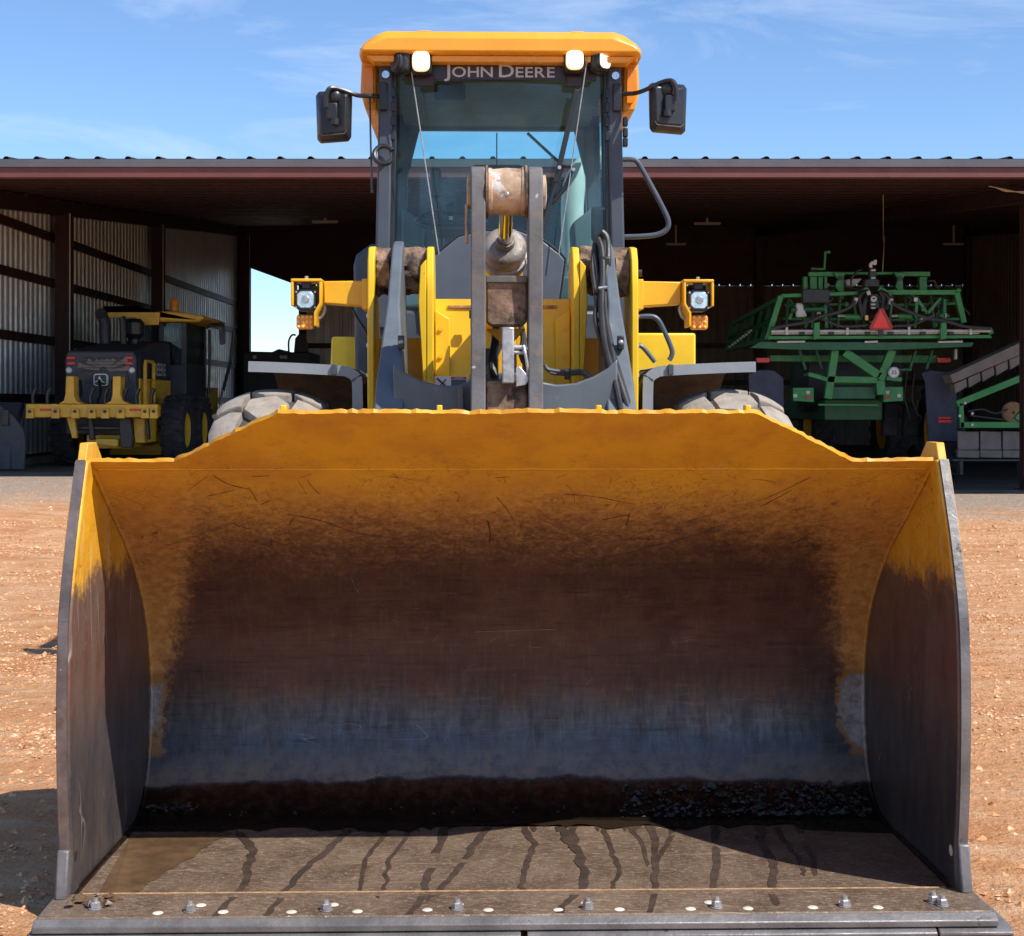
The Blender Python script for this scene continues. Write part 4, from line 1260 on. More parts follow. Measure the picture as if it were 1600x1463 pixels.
# warning decal
a, b = L(679, 588, 6.93), L(730, 603, 6.93)
dec = MB().box(a.x, b.x, 6.950, 6.953, b.z - 0.03, a.z).build('warning_decal', 'white_print', frame)
MB().box((a.x + b.x) / 2 + 0.001, b.x - 0.004, 6.9475, 6.9495, a.z - 0.013, a.z - 0.002).build('decal_strip', 'red_print', dec)
MB().box((a.x + b.x) / 2 + 0.001, b.x - 0.004, 6.9475, 6.9495, b.z - 0.025, a.z - 0.016).build('decal_block', 'cab_panel', dec)
MB().bar((a.x + 0.012, 6.948, a.z - 0.01), ((a.x + b.x) / 2 - 0.014, 6.948, b.z - 0.012), 0.008, 0.003, up=(0, 1, 0)).build('decal_pictogram', 'black_plastic', dec)
MB().bar((a.x + 0.014, 6.947, b.z - 0.012), ((a.x + b.x) / 2 - 0.022, 6.947, a.z - 0.014), 0.005, 0.003, up=(0, 1, 0)).build('decal_pictogram', 'black_plastic', dec)
v, f, wd = text_mesh('DANGER', 0.0105)
MB().add([(p.x + (a.x + b.x) / 2 + 0.018, 6.9465, p.z + a.z - 0.0113) for p in v], f).build('decal_lettering', 'white_print', dec, smooth=0)

for s in (-1, 1):
    for (yy, zz) in ((6.90, 1.72), (6.90, 1.86), (6.90, 2.0)):
        MB().cyl((s * 0.632, yy + 0.03, zz - 0.06), (s * 0.642, yy + 0.03, zz - 0.06), 0.013, n=6).build('tower_bolt', 'bare_steel', frame)
    for zz in (1.62, 1.75, 1.88):
        MB().cyl((s * 0.295, 6.985, zz), (s * 0.295, 6.995, zz), 0.010, n=6).build('panel_bolt', 'lamp_arm_yellow', frame)
# hose bundle running up the right arm
HB = [([(938, 368), (932, 378), (930, 398), (934, 430), (938, 470), (945, 520), (955, 570), (968, 612), (976, 645)], 0.017),
      ([(940, 362), (948, 372), (950, 398), (946, 440), (946, 490), (954, 540), (966, 590), (982, 640)], 0.016),
      ([(934, 372), (940, 390), (942, 430), (940, 480), (944, 530), (952, 565), (962, 600), (970, 640)], 0.014),
      ([(928, 392), (926, 420), (932, 470), (930, 500), (938, 530), (946, 556), (950, 580)], 0.011),
      ([(944, 376), (944, 410), (942, 460), (948, 515), (957, 548), (970, 590), (986, 642)], 0.013)]
for i, (pl, r) in enumerate(HB):
    pp = []
    for k, (x, y) in enumerate(pl):
        D = 6.98 - 0.62 * sstep(360, 640, y) - 0.02 * (i % 3) - 0.08
        pp.append(L(x, y, D))
    MB().tube(spline(pp, 5), r, 9).build('arm_hose', 'rubber_hose', loader)
for x, y, D in ((938, 500, 6.62), (950, 552, 6.5), (938, 455, 6.72)):
    c = L(x, y, D)
    MB().box(c.x - 0.03, c.x + 0.03, D - 0.02, D + 0.02, c.z - 0.012, c.z + 0.012).build('hose_clamp', 'black_plastic', loader, bevel=0.003)
    MB().cyl((c.x - 0.01, D - 0.03, c.z + 0.01), (c.x + 0.03, D - 0.03, c.z + 0.015), 0.009, n=8).build('hose_joint', 'bare_steel', loader)
MB().box(0.45, 0.50, 6.80, 6.84, L(0, 425, 6.8).z, L(0, 400, 6.8).z).build('hose_sleeve', 'rubber_hose', loader, bevel=0.01)

# ---------------------------------------------------------------- work lamps on side arms
for s in (-1, 1):
    X = lambda v: s * v
    def bx(x0, x1, *r): return MB().box(min(s * x0, s * x1), max(s * x0, s * x1), *r)
    armb = MB().prism([(s * 0.632, 2.108), (s * 0.845, 2.105), (s * 0.845, 2.0), (s * 0.632, 1.985)], 'xz', 6.96, 7.08).build('lamp_bracket', 'lamp_arm_yellow', loader, bevel=0.006)
    bx(0.633, 0.66, 6.90, 7.12, 1.97, 2.112).build('mount_plate', 'lamp_arm_yellow', armb, bevel=0.004)
    # inverted U guard
    o_, i_ = 0.992, 0.848
    bx(i_, o_, 6.90, 7.06, 2.098, 2.112).build('guard_top', 'lamp_arm_yellow', armb, bevel=0.004)
    bx(o_ - 0.012, o_, 6.90, 7.06, 1.985, 2.097).build('guard_leg', 'lamp_arm_yellow', armb, bevel=0.003)
    MB().prism([(s * 0.848, 2.097), (s * 0.860, 2.097), (s * 0.860, 2.00), (s * 0.885, 1.955), (s * 0.885, 1.89), (s * 0.873, 1.89), (s * 0.872, 1.952), (s * 0.848, 1.995)], 'xz', 6.90, 7.05).build('guard_leg', 'lamp_arm_yellow', armb, bevel=0.003)
    cx, cz = s * 0.925, 2.015
    oct_ = lambda r, k: [(cx + r * a, cz + r * b) for a, b in ((-1, -k), (-k, -1), (k, -1), (1, -k), (1, k), (k, 1), (-k, 1), (-1, k))]
    lampo = MB().prism(oct_(0.052, 0.62), 'xz', 6.925, 7.02).build('headlamp', 'black_plastic', loader, bevel=0.005)
    MB().prism(oct_(0.040, 0.60), 'xz', 6.912, 6.930).build('lens', 'lens_clear', lampo, bevel=0.004)
    MB().prism(oct_(0.018, 0.45), 'xz', 6.905, 6.912).build('bulb_cap', 'bare_steel', lampo, bevel=0.002)
    for bxx, bzz in ((-.044, -.036), (.044, -.036), (.044, .036), (-.044, .036)):
        MB().cyl((cx + bxx, 6.920, cz + bzz), (cx + bxx, 6.926, cz + bzz), 0.005, n=8).build('lens_screw', 'bare_steel', lampo)
    bx(0.905, 0.945, 6.93, 6.99, 2.066, 2.098).build('lamp_stem', 'black_plastic', lampo, bevel=0.003)
    MB().cyl((cx, 6.96, 2.112), (cx, 6.96, 2.128), 0.008, n=8).build('stem_nut', 'bare_steel', lampo)
    # amber turn signal
    tz0, tz1 = 1.878, 1.948
    tx = s * 0.932
    sig = MB().box(tx - 0.042, tx + 0.042, 6.955, 7.00, tz0, tz1).build('turn_signal', 'amber', loader, bevel=0.014, seg=3)
    nc = 4 if s < 0 else 3
    for i in range(nc):
        for j in range(3):
            MB().ball((tx - 0.042 + 0.084 * (i + 0.6) / (nc + 0.2), 6.954, tz0 + 0.070 * (j + 0.5) / 3), 0.0075, 0.004, 0.0075, 8, 6).build('signal_led', 'amber_bright', sig)
    MB().tube(spline([(s * 0.872, 7.0, 1.93), (s * 0.855, 7.0, 1.945), (s * 0.845, 7.0, 1.975), (s * 0.85, 7.0, 2.0)], 4), 0.009, 8).build('signal_cable', 'bare_steel', sig)

# ---------------------------------------------------------------- fenders
for s in (-1, 1):
    prof = [(0.662, 1.36), (0.664, 1.62), (0.680, 1.665), (0.715, 1.690), (0.76, 1.700), (0.98, 1.712), (1.140, 1.718), (1.190, 1.719)]
    sweep = [(6.92, 0.0), (7.55, 0.005), (7.80, -0.03), (7.98, -0.13), (8.08, -0.30), (8.12, -0.52)]
    k = len(prof)
    V, Fc = [], []
    for t in (0, 1):
        for (y, dz) in sweep:
            for i, (x, z) in enumerate(prof):
                V.append((s * (x - (0.012 * t if i < 2 else 0)), y, (z + dz if z > 1.5 else z) - (0.012 * t if i >= 2 else 0)))
    n2 = len(sweep) * k
    for j in range(len(sweep) - 1):
        for i in range(k - 1):
            a = j * k + i
            Fc.append((a, a + 1, a + k + 1, a + k))
            Fc.append((n2 + a, n2 + a + k, n2 + a + k + 1, n2 + a + 1))
    fen = MB().add(V, Fc).build('fender', 'fender_inner', loader, smooth=30)
    # rolled front lip
    sp_ = spline([(x, z) for x, z in prof], 5)
    V, Fc = [], []
    n_ = len(sp_)
    for i, q in enumerate(sp_):
        t = (sp_[min(i + 1, n_ - 1)] - sp_[max(i - 1, 0)]).normalized()
        nr = Vector((-t.y, t.x))
        hgt = 0.043
        for (dy, k_) in ((-0.012, 0.006), (-0.012, -hgt), (0.012, -hgt), (0.012, 0.006)):
            r_ = q + nr * k_
            V.append((s * r_.x, 6.915 + dy, r_.y))
    for i in range(n_ - 1):
        for j_ in range(4):
            a = i * 4 + j_
            b = i * 4 + (j_ + 1) % 4
            Fc.append((a, b, b + 4, a + 4))
    Fc += [(0, 1, 2, 3), tuple((n_ - 1) * 4 + q for q in (3, 2, 1, 0))]
    MB().add(V, Fc).build('fender_lip', 'fender_grey', fen, bevel=0.004, smooth=30)
    MB().box(min(s * 0.775, s * 0.80), max(s * 0.775, s * 0.80), 6.885, 6.905, 1.662, 1.712).build('lip_strap', 'cab_grey', fen, bevel=0.003)
    top_ = MB()
    V = [(s * x, y, z + dz + 0.004) for (y, dz) in sweep for x, z in prof[3:]]
    k2 = len(prof) - 3
    top_.add(V, [(j * k2 + i, j * k2 + i + 1, (j + 1) * k2 + i + 1, (j + 1) * k2 + i) for j in range(len(sweep) - 1) for i in range(k2 - 1)])
    top_.build('fender_top', 'fender_grey', fen, smooth=30)

# ---------------------------------------------------------------- wheels
TR, TW = 0.760, 0.53
def rad_at(v):
    av = abs(v) / (TW / 2)
    return TR + 0.006 - 0.085 * av ** 2.5
def tyre_profile():
    w = TW / 2
    side = [(0.34, -w * 0.80), (0.42, -w * 0.95), (0.53, -w * 1.02), (0.61, -w * 1.03), (0.655, -w * 1.0)]
    mid = [(rad_at(w * k) - 0.003, w * k) for k in (-0.92, -0.75, -0.5, -0.25, 0, 0.25, 0.5, 0.75, 0.92)]
    return side + mid + [(r, -h) for r, h in reversed(side)]
def lug_mesh(outline, h, name):
    c = (sum(p[0] for p in outline) / len(outline), sum(p[1] for p in outline) / len(outline))
    # round the outline's corners and add points along its sides
    ol = []
    n0 = len(outline)
    for i in range(n0):
        a, b, d_ = Vector(outline[i - 1]), Vector(outline[i]), Vector(outline[(i + 1) % n0])
        for t in (0.90, 0.97):
            ol.append(a.lerp(b, t))
        for t in (0.03, 0.10, 0.5):
            ol.append(b.lerp(d_, t))
    outline = [(p.x, p.y) for p in ol]
    def pt(u, v, r):
        a = u / TR
        rr = rad_at(v) + r
        return Vector((v, -math.sin(a) * rr, math.cos(a) * rr))
    n = len(outline)
    mb = MB()
    rings = []
    for k, hh in ((1.0, -0.012), (0.985, h * 0.70), (0.975, h * 0.92), (0.955, h), (0.62, h * 1.01), (0.28, h * 1.01)):
        rings += [pt(c[0] + (u - c[0]) * k, c[1] + (v - c[1]) * k, hh) for u, v in outline]
    F_ = []
    for j_ in range(5):
        F_ += [(j_ * n + i, j_ * n + (i + 1) % n, (j_ + 1) * n + (i + 1) % n, (j_ + 1) * n + i) for i in range(n)]
    F_ += [(5 * n + i, 5 * n + (i + 1) % n, 6 * n) for i in range(n)]
    mb.add(rings + [pt(c[0], c[1], h * 1.03)], F_)
    return mb
NL = 19
circ = 2 * PI * TR
P = circ / NL
def wheel(x, y, lugs, rot0, mirror):
    c = Vector((x, y, TR + 0.036))
    w = MB().lathe([(r, h) for r, h in tyre_profile()], c, 'x', 56).build('wheel', 'tyre_rubber', loader, org=c, smooth=50)
    s = 1 if x > 0 else -1
    MB().lathe([(0.345, -s * 0.17), (0.33, -s * 0.10), (0.33, s * 0.10), (0.35, s * 0.20), (0.32, s * 0.205), (0.30, s * 0.12), (0.14, s * 0.08), (0.12, s * 0.13), (0.01, s * 0.13)], c, 'x', 32).build('rim', 'loader_yellow', w, org=c)
    if lugs:
        m_ = -1 if mirror else 1
        o1 = [(u * P, v * m_) for u, v in ((-0.30, -0.085), (0.12, -0.10), (0.46, -0.03), (0.36, 0.085), (-0.08, 0.10), (-0.44, 0.03))]
        o2 = [(u * P, v * m_) for u, v in ((0.22, -0.100), (0.62, -0.118), (0.90, -0.112), (0.86, -0.232), (0.52, -0.246), (0.16, -0.236), (0.10, -0.16))]
        o3 = [(u * P, v * m_) for u, v in ((-0.12, 0.118), (0.30, 0.100), (0.44, 0.14), (0.40, 0.236), (0.0, 0.246), (-0.34, 0.232), (-0.38, 0.125))]
        for ol in (o1, o2, o3):
            first = lug_mesh([(a * 1.04, b * 1.03) for a, b in ol], 0.034, 'tread_lug')
            first.v = [p + c for p in first.v]
            fo = first.build('tread_lug', 'tread_dusty', w, org=c, smooth=38)
            fo.rotation_euler = (rot0, 0, 0)
            for i in range(1, NL):
                q = fo.copy()
                COL.objects.link(q)
                q.rotation_euler = (rot0 + 2 * PI * i / NL, 0, 0)
    else:
        mb = MB()
        for i in range(NL):
            a = 2 * PI * i / NL
            for v0, v1 in ((-0.24, -0.02), (0.02, 0.24)):
                p = Vector((0, -math.sin(a), math.cos(a)))
                t = Vector((0, -math.cos(a), -math.sin(a)))
                mb.bar(c + Vector((v0, 0, 0)) + p * (TR + 0.005) , c + Vector((v1, 0, 0)) + p * (TR + 0.005) + t * 0.08, 0.10, 0.06, up=p)
        tag(mb.build('tread', 'tyre_rubber', w, org=c, smooth=0), kind='stuff')
    return w
wheel(-1.085, 7.10, True, 0.10, False)
wheel(1.080, 7.10, True, 0.02, True)
wheel(-1.06, 10.15, False, 0, False)
wheel(1.06, 10.15, False, 0, False)
axm = MB().cyl((-0.85, 7.10, 0.777), (0.85, 7.10, 0.777), 0.15, n=20)
axm.build('axle', 'machine_grey', loader)
MB().cyl((-0.85, 10.15, 0.777), (0.85, 10.15, 0.777), 0.15, n=20).build('axle', 'machine_grey', loader)
MB().prism([(7.9, 0.60), (7.9, 1.15), (11.4, 1.15), (11.4, 0.60)], 'yz', -0.36, 0.36).build('rear_frame', 'machine_grey', loader, bevel=0.02)
hood = MB().prism([(9.42, 1.16), (9.42, 2.18), (11.0, 2.08), (11.5, 1.9), (11.6, 1.16)], 'yz', -0.62, 0.62).build('engine_hood', 'loader_yellow', loader, bevel=0.04)
MB().box(-0.5, 0.5, 11.605, 11.64, 1.3, 1.8).build('hood_grille', 'black_plastic', hood, bevel=0.01)

# ---------------------------------------------------------------- cab
CF, CB = 7.76, 9.34       # front and back of the cab
ZB, ZT = 2.02, 3.36
cab = MB().prism([(CF + 0.02, 1.16), (CF + 0.02, ZB), (CB, ZB), (CB, 1.16)], 'yz', -0.66, 0.66).build('cab', 'cab_grey', loader, bevel=0.02)
for s in (-1, 1):
    mb = MB().bar((s * 0.628, CF + 0.05, ZB - 0.1), (s * 0.598, CF + 0.05, ZT), 0.075, 0.11, up=(0, 1, 0))
    mb.build('front_pillar', 'cab_grey', cab, bevel=0.012)
    MB().bar((s * 0.58, CF + 0.035, ZB - 0.05), (s * 0.552, CF + 0.035, ZT), 0.022, 0.05, up=(0, 1, 0)).build('windshield_seal', 'black_plastic', cab, bevel=0.004)
    MB().bar((s * 0.62, CB - 0.05, ZB - 0.02), (s * 0.60, CB - 0.05, ZT), 0.09, 0.10, up=(0, 1, 0)).build('rear_pillar', 'cab_grey', cab, bevel=0.012)
    MB().bar((s * 0.640, CF + 0.75, ZB - 0.02), (s * 0.612, CF + 0.70, ZT), 0.05, 0.06, up=(0, 1, 0)).build('door_pillar', 'cab_grey', cab, bevel=0.008)
    # side glass
    V = [(s * 0.632, CF + 0.11, ZB), (s * 0.632, CB - 0.1, ZB), (s * 0.603, CB - 0.1, ZT), (s * 0.603, CF + 0.11, ZT)]
    MB().add(V, [(0, 1, 2, 3)]).build('side_window', 'cab_glass', cab, smooth=0)
    # reflectors and brackets on the pillars
    a = L(603 if s < 0 else 962, 118, CF - 0.02)
    MB().cyl((a.x, CF - 0.03, a.z), (a.x, CF - 0.01, a.z), 0.020, n=16).build('pillar_reflector', 'lens_clear', cab)
    MB().box(s * 0.615 - 0.022, s * 0.615 + 0.022, CF - 0.04, CF - 0.008, L(0, 175, CF).z, L(0, 132, CF).z).build('mirror_mount', 'black_plastic', cab, bevel=0.005)
    for k in range(4):
        z = 3.17 - k * 0.075
        MB().box(s * 0.566 - 0.012, s * 0.566 + 0.012, CF - 0.005, CF + 0.008, z - 0.03, z + 0.02).build('seal_clip', 'black_plastic', cab, bevel=0.003)
# back wall with rear window
MB().box(-0.58, 0.58, CB - 0.06, CB - 0.01, ZB - 0.01, 2.26).build('rear_panel', 'cab_liner', cab)
MB().box(-0.58, 0.58, CB - 0.06, CB - 0.01, 3.25, ZT).build('rear_header', 'cab_liner', cab)
for s in (-1, 1):
    MB().prism([(s * 0.58, 2.262), (s * 0.565, 2.262), (s * 0.565, 2.95), (s * 0.49, 3.248), (s * 0.58, 3.248)], 'xz', CB - 0.06, CB - 0.01).build('rear_jamb', 'cab_liner', cab)
MB().add([(-0.57, CB - 0.03, 2.26), (0.57, CB - 0.03, 2.26), (0.57, CB - 0.03, 3.25), (-0.57, CB - 0.03, 3.25)], [(0, 1, 2, 3)]).build('rear_window', 'cab_glass', cab, smooth=0)
MB().tube([(0.0, CB - 0.025, 2.27), (0.0, CB - 0.025, 3.24)], 0.004, 6).build('window_divider', 'black_plastic', cab)
# windshield
mb = MB()
V = []
for j in range(5):
    t = j / 4
    z = ZB - 0.02 + (ZT - ZB + 0.02) * t
    for i in range(9):
        u = -1 + 2 * i / 8
        V.append((u * (0.585 - 0.028 * t), CF + 0.02 + 0.03 * u * u - 0.03 * (1 - u * u) * 1.0, z))
mb.add(V, [(j * 9 + i, j * 9 + i + 1, (j + 1) * 9 + i + 1, (j + 1) * 9 + i) for j in range(4) for i in range(8)])
mb.build('windshield', 'cab_glass', cab, smooth=180)
# lower cowl behind the boom, with arched top
cw = [(-0.345, 2.02), (-0.37, 2.28), (-0.33, 2.31), (-0.22, 2.40), (-0.10, 2.43), (0.10, 2.43), (0.22, 2.38), (0.31, 2.31), (0.335, 2.28), (0.30, 2.02)]
MB().prism(cw, 'xz', CF - 0.050, CF - 0.024).build('cowl', 'cab_panel', cab, bevel=0.006)
mb = MB()
q = [Vector((p[0] * 1.02, CF - 0.04, p[1] + 0.006)) for p in cw]
mb.tube(q, 0.007, 6)
mb.build('cowl_trim', 'black_plastic', cab)
# top band with lettering
MB().box(-0.50, 0.50, CF - 0.045, CF - 0.022, 3.222, 3.37).build('top_band', 'band_maroon', cab, bevel=0.004)
x0 = L(694, 0, CF - 0.05).x
x1 = L(867, 0, CF - 0.05).x
zb = L(0, 120.5, CF - 0.05).z
capH = L(0, 100.5, CF - 0.05).z - zb
V, Fc, cur = [], [], 0.0
for word in (('J', 'OHN'), ('D', 'EERE')):
    for t, sz in ((word[0], capH / 0.70), (word[1], capH * 0.80 / 0.70)):
        for ch in t:
            v, f, wd = text_mesh(ch, sz)
            o_ = len(V)
            V += [Vector((p.x * 1.12 + cur, 0, p.z)) for p in v]
            Fc += [tuple(i + o_ for i in ff) for ff in f]
            cur += wd * 1.12 + capH * 0.13
    cur += capH * 0.30
cur -= capH * 0.43
k = (x1 - x0) / cur
MB().add([(x0 + p.x * k, CF - 0.0475, zb + p.z) for p in V], Fc).build('lettering', 'letter_grey', cab, smooth=0)

# roof cap
ol = [(-0.735, 3.335), (-0.742, 3.36), (-0.715, 3.40), (-0.650, 3.448), (-0.60, 3.468), (0.60, 3.468), (0.650, 3.448), (0.715, 3.40), (0.742, 3.36), (0.735, 3.335)]
V, Fc = [], []
secs = [(7.60, 0.965, -0.035, 0.5), (7.63, 0.985, -0.010, 0.9), (7.72, 1.0, 0.0, 1.0), (9.40, 1.0, 0.0, 1.0), (9.48, 0.97, -0.02, 0.9)]
for (y, sx, dz, fz_) in secs:
    for x, z in ol:
        V.append((x * sx, y, 3.335 + (z - 3.335) * fz_ + (0.01 if y < 7.62 else 0)))
k = len(ol)
for j in range(len(secs) - 1):
    for i in range(k):
        Fc.append((j * k + i, j * k + (i + 1) % k, (j + 1) * k + (i + 1) % k, (j + 1) * k + i))
Fc.append(tuple(range(k)))
Fc.append(tuple((len(secs) - 1) * k + i for i in reversed(range(k))))
roof = MB().add(V, Fc).build('cab_roof', 'roof_yellow', cab, bevel=0.012, seg=3)
MB().prism([(-0.70, 3.333), (-0.66, 3.30), (0.66, 3.30), (0.70, 3.333)], 'xz', 7.64, 7.75).build('roof_visor', 'roof_yellow', roof, bevel=0.006)
MB().box(-0.58, 0.58, CF + 0.06, CB - 0.06, 3.27, 3.30).build('headliner', 'cab_liner', roof, bevel=0.01)
for s in (-1, 1):
    MB().prism([(s * 0.735, 3.34), (s * 0.742, 3.18), (s * 0.715, 3.085), (s * 0.655, 3.085), (s * 0.660, 3.34)], 'xz', CF + 0.06, CB - 0.1).build('roof_side', 'roof_yellow', roof, bevel=0.012, seg=3)
    MB().prism([(s * 0.726, 3.31), (s * 0.730, 3.20), (s * 0.705, 3.12), (s * 0.668, 3.12), (s * 0.672, 3.31)], 'xz', CF + 0.045, CF + 0.056).build('side_lens', 'amber', roof, bevel=0.006)
    MB().box(s * 0.40 - 0.035, s * 0.40 + 0.035, 7.70, 7.78, 3.469, 3.477).build('roof_clip', 'roof_yellow', roof, bevel=0.003)
# roof work lamps: two lit in front, one angled at each corner
def wlamp(px, py, D, mat, ang, name):
    c = L(px, py, D)
    rot = Matrix.Rotation(ang, 4, 'Z')
    def tr(mb): mb.v = [rot @ (p - c) + c for p in mb.v]; return mb
    h = tr(MB().box(c.x - 0.056, c.x + 0.056, D, D + 0.07, c.z - 0.062, c.z + 0.060)).build(name, 'black_plastic', cab, bevel=0.028, seg=4)
    sq = lambda rx, rz: [(c.x + rx * math.copysign(abs(math.cos(a)) ** 0.62, math.cos(a)), c.z + rz * math.copysign(abs(math.sin(a)) ** 0.62, math.sin(a))) for a in [2 * PI * k / 32 for k in range(32)]]
    tr(MB().prism(sq(0.046, 0.052), 'xz', D - 0.012, D + 0.02)).build('lens_rim', 'lamp_rim' if mat == 'lamp_lit' else 'black_plastic', h, bevel=0.004)
    tr(MB().prism(sq(0.039, 0.045), 'xz', D - 0.020, D + 0.01)).build('lens', mat, h, bevel=0.006, seg=3)
    tr(MB().box(c.x - 0.02, c.x + 0.02, D + 0.01, D + 0.05, c.z + 0.061, 3.305)).build('lamp_foot', 'black_plastic', h, bevel=0.004)
wlamp(658, 97, 7.615, 'lamp_lit', 0.0, 'roof_lamp')
wlamp(898, 93, 7.615, 'lamp_lit', 0.0, 'roof_lamp')
wlamp(943, 93, 7.65, 'lamp_half', 0.75, 'roof_lamp')
wlamp(621, 98, 7.65, 'black_plastic', -1.0, 'roof_lamp')
for px in (663, 900):
    a = L(px, 128, CF - 0.04)
    MB().box(a.x - 0.052, a.x + 0.052, CF - 0.058, CF - 0.047, a.z - 0.03, a.z + 0.03).build('lamp_sensor', 'band_maroon', cab, bevel=0.008)
# thin stay cables in front of the glass, whip aerial, pillar hook
for pa, pb in (((640, 92), (686, 398)), ((918, 88), (873, 398))):
    MB().tube([L(*pa, 7.64), L(*pb, 7.66)], 0.0033, 6).build('stay_cable', 'stay_grey', cab)
MB().tube([L(578, 150, 7.75), L(580, 240, 7.74), L(582, 302, 7.74)], [0.005, 0.005, 0.007], 6).build('aerial', 'black_plastic', cab)
pts = [L(600 + 15 * math.cos(a) , 243 + 14 * math.sin(a), 7.70 - 0.02 * math.sin(a)) for a in [0.6 + 5.2 * i / 14 for i in range(15)]]
MB().tube(pts, 0.013, 8).build('hook', 'black_plastic', cab)
# wiper
MB().tube([L(842, 372, 7.68), L(868, 290, 7.67), L(877, 262, 7.67)], 0.014, 6).build('wiper_arm', 'black_plastic', cab)
MB().tube([L(862, 318, 7.68), L(882, 295, 7.67), L(896, 262, 7.67), L(874, 258, 7.67)], 0.012, 6).build('wiper_arm', 'black_plastic', cab)
MB().bar(L(868, 285, 7.665), L(902, 140, 7.665), 0.028, 0.02, up=(0, 1, 0)).build('wiper_blade', 'black_plastic', cab, bevel=0.003)
for p in ((874, 262), (896, 265)):
    c = L(*p, 7.655)
    MB().cyl(c, c + Vector((0, -0.012, 0)), 0.010, n=8).build('wiper_bolt', 'bare_steel', cab)
# rear wiper seen through the cab, interior
MB().bar(L(824, 208, 9.27), L(872, 252, 9.27), 0.016, 0.02, up=(0, 1, 0)).build('rear_wiper', 'black_plastic', cab)
seat = MB().box(-0.25, 0.25, 8.45, 8.95, 1.98, 2.12).build('seat', 'seat_cloth', cab, bevel=0.05, seg=3)
mb = MB().prism([(8.86, 2.11), (9.02, 2.80), (8.92, 2.82), (8.74, 2.11)], 'yz', -0.26, 0.26)
mb.build('seat_back', 'seat_cloth', seat, bevel=0.04, seg=3)
MB().box(-0.16, 0.16, 8.93, 9.03, 2.81, 2.98).build('headrest', 'seat_cloth', seat, bevel=0.03, seg=3)
MB().box(0.30, 0.50, 8.3, 9.0, 2.02, 2.25).build('console', 'cab_liner', seat, bevel=0.02)
col_ = MB().cyl((-0.27, 8.02, 2.03), (-0.27, 8.22, 2.53), 0.045, n=12).build('steering_column', 'black_plastic', cab)
ax_ = Vector((0, -0.35, 0.94)).normalized()
u = Vector((1, 0, 0)); v_ = ax_.cross(u)
c = Vector((-0.27, 8.23, 2.55))
MB().tube([c + (u * math.cos(2 * PI * i / 24) + v_ * math.sin(2 * PI * i / 24)) * 0.19 for i in range(25)], 0.015, 8).build('steering_wheel', 'black_plastic', col_)
for k in range(3):
    a = 2 * PI * k / 3 + 0.5
    MB().bar(c, c + (u * math.cos(a) + v_ * math.sin(a)) * 0.185, 0.03, 0.015).build('wheel_spoke', 'black_plastic', col_)
MB().ball(L(704, 328, 8.2), 0.03, 0.03, 0.04, 10, 8).build('lever_knob', 'black_plastic', col_)
MB().tube([L(704, 335, 8.2), L(706, 362, 8.2)], 0.010, 8).build('lever', 'fixture', col_)
c = L(681, 287, 8.1)
im = MB().box(c.x - 0.030, c.x + 0.030, 8.08, 8.12, c.z - 0.085, c.z + 0.085).build('inside_mirror', 'black_plastic', cab, bevel=0.022, seg=3)
MB().tube(spline([L(681, 310, 8.1), L(688, 325, 8.12), L(690, 350, 8.15), L(692, 372, 8.2)], 4), 0.010, 8).build('mirror_stalk', 'black_plastic', im)
c = L(703, 146, 8.0)
MB().box(c.x - 0.085, c.x + 0.085, 7.98, 8.01, c.z - 0.04, c.z + 0.05).build('rear_view_mirror', 'seat_cloth', cab, bevel=0.02, seg=3)
for s in (-1, 1):
    MB().box(min(s * 0.40, s * 0.58), max(s * 0.40, s * 0.58), CF + 0.15, CF + 0.6, ZB, ZB + 0.14).build('side_console', 'cab_liner', cab, bevel=0.03)
MB().box(-0.37, -0.17, 8.10, 8.16, 2.44, 2.52).build('dash_pod', 'black_plastic', col_, bevel=0.02)
for px, py in ((697, 350), (722, 352), (738, 345)):
    c2 = L(px, py, 8.15)
    MB().tube([c2 + Vector((0, 0, -0.12)), c2], 0.008, 6).build('stalk', 'black_plastic', col_)
    MB().ball(c2, 0.018, 0.018, 0.024, 8, 6).build('stalk_knob', 'black_plastic', col_)
c2 = L(940, 350, 8.4)
mon = MB().box(c2.x - 0.06, c2.x + 0.06, 8.38, 8.42, c2.z - 0.10, c2.z + 0.10).build('monitor', 'black_plastic', cab, bevel=0.02)
MB().tube([c2 + Vector((0, 0, -0.1)), c2 + Vector((0.03, 0.1, -0.4))], 0.012, 6).build('monitor_post', 'black_plastic', mon)
for k in range(4):
    c2 = L(640 - k * 2, 262 + k * 34, 9.0)
    MB().cyl(c2, c2 + Vector((0.0, -0.01, 0)), 0.012, n=10).build('trim_screw', 'black_plastic', cab)
for sx_ in (-1, 1):
    MB().prism([(sx_ * 0.58, 2.26), (sx_ * 0.47, 2.26), (sx_ * 0.45, 2.62), (sx_ * 0.58, 2.72)], 'xz', 8.9, 9.2).build('side_trim', 'cab_liner', cab, bevel=0.02)
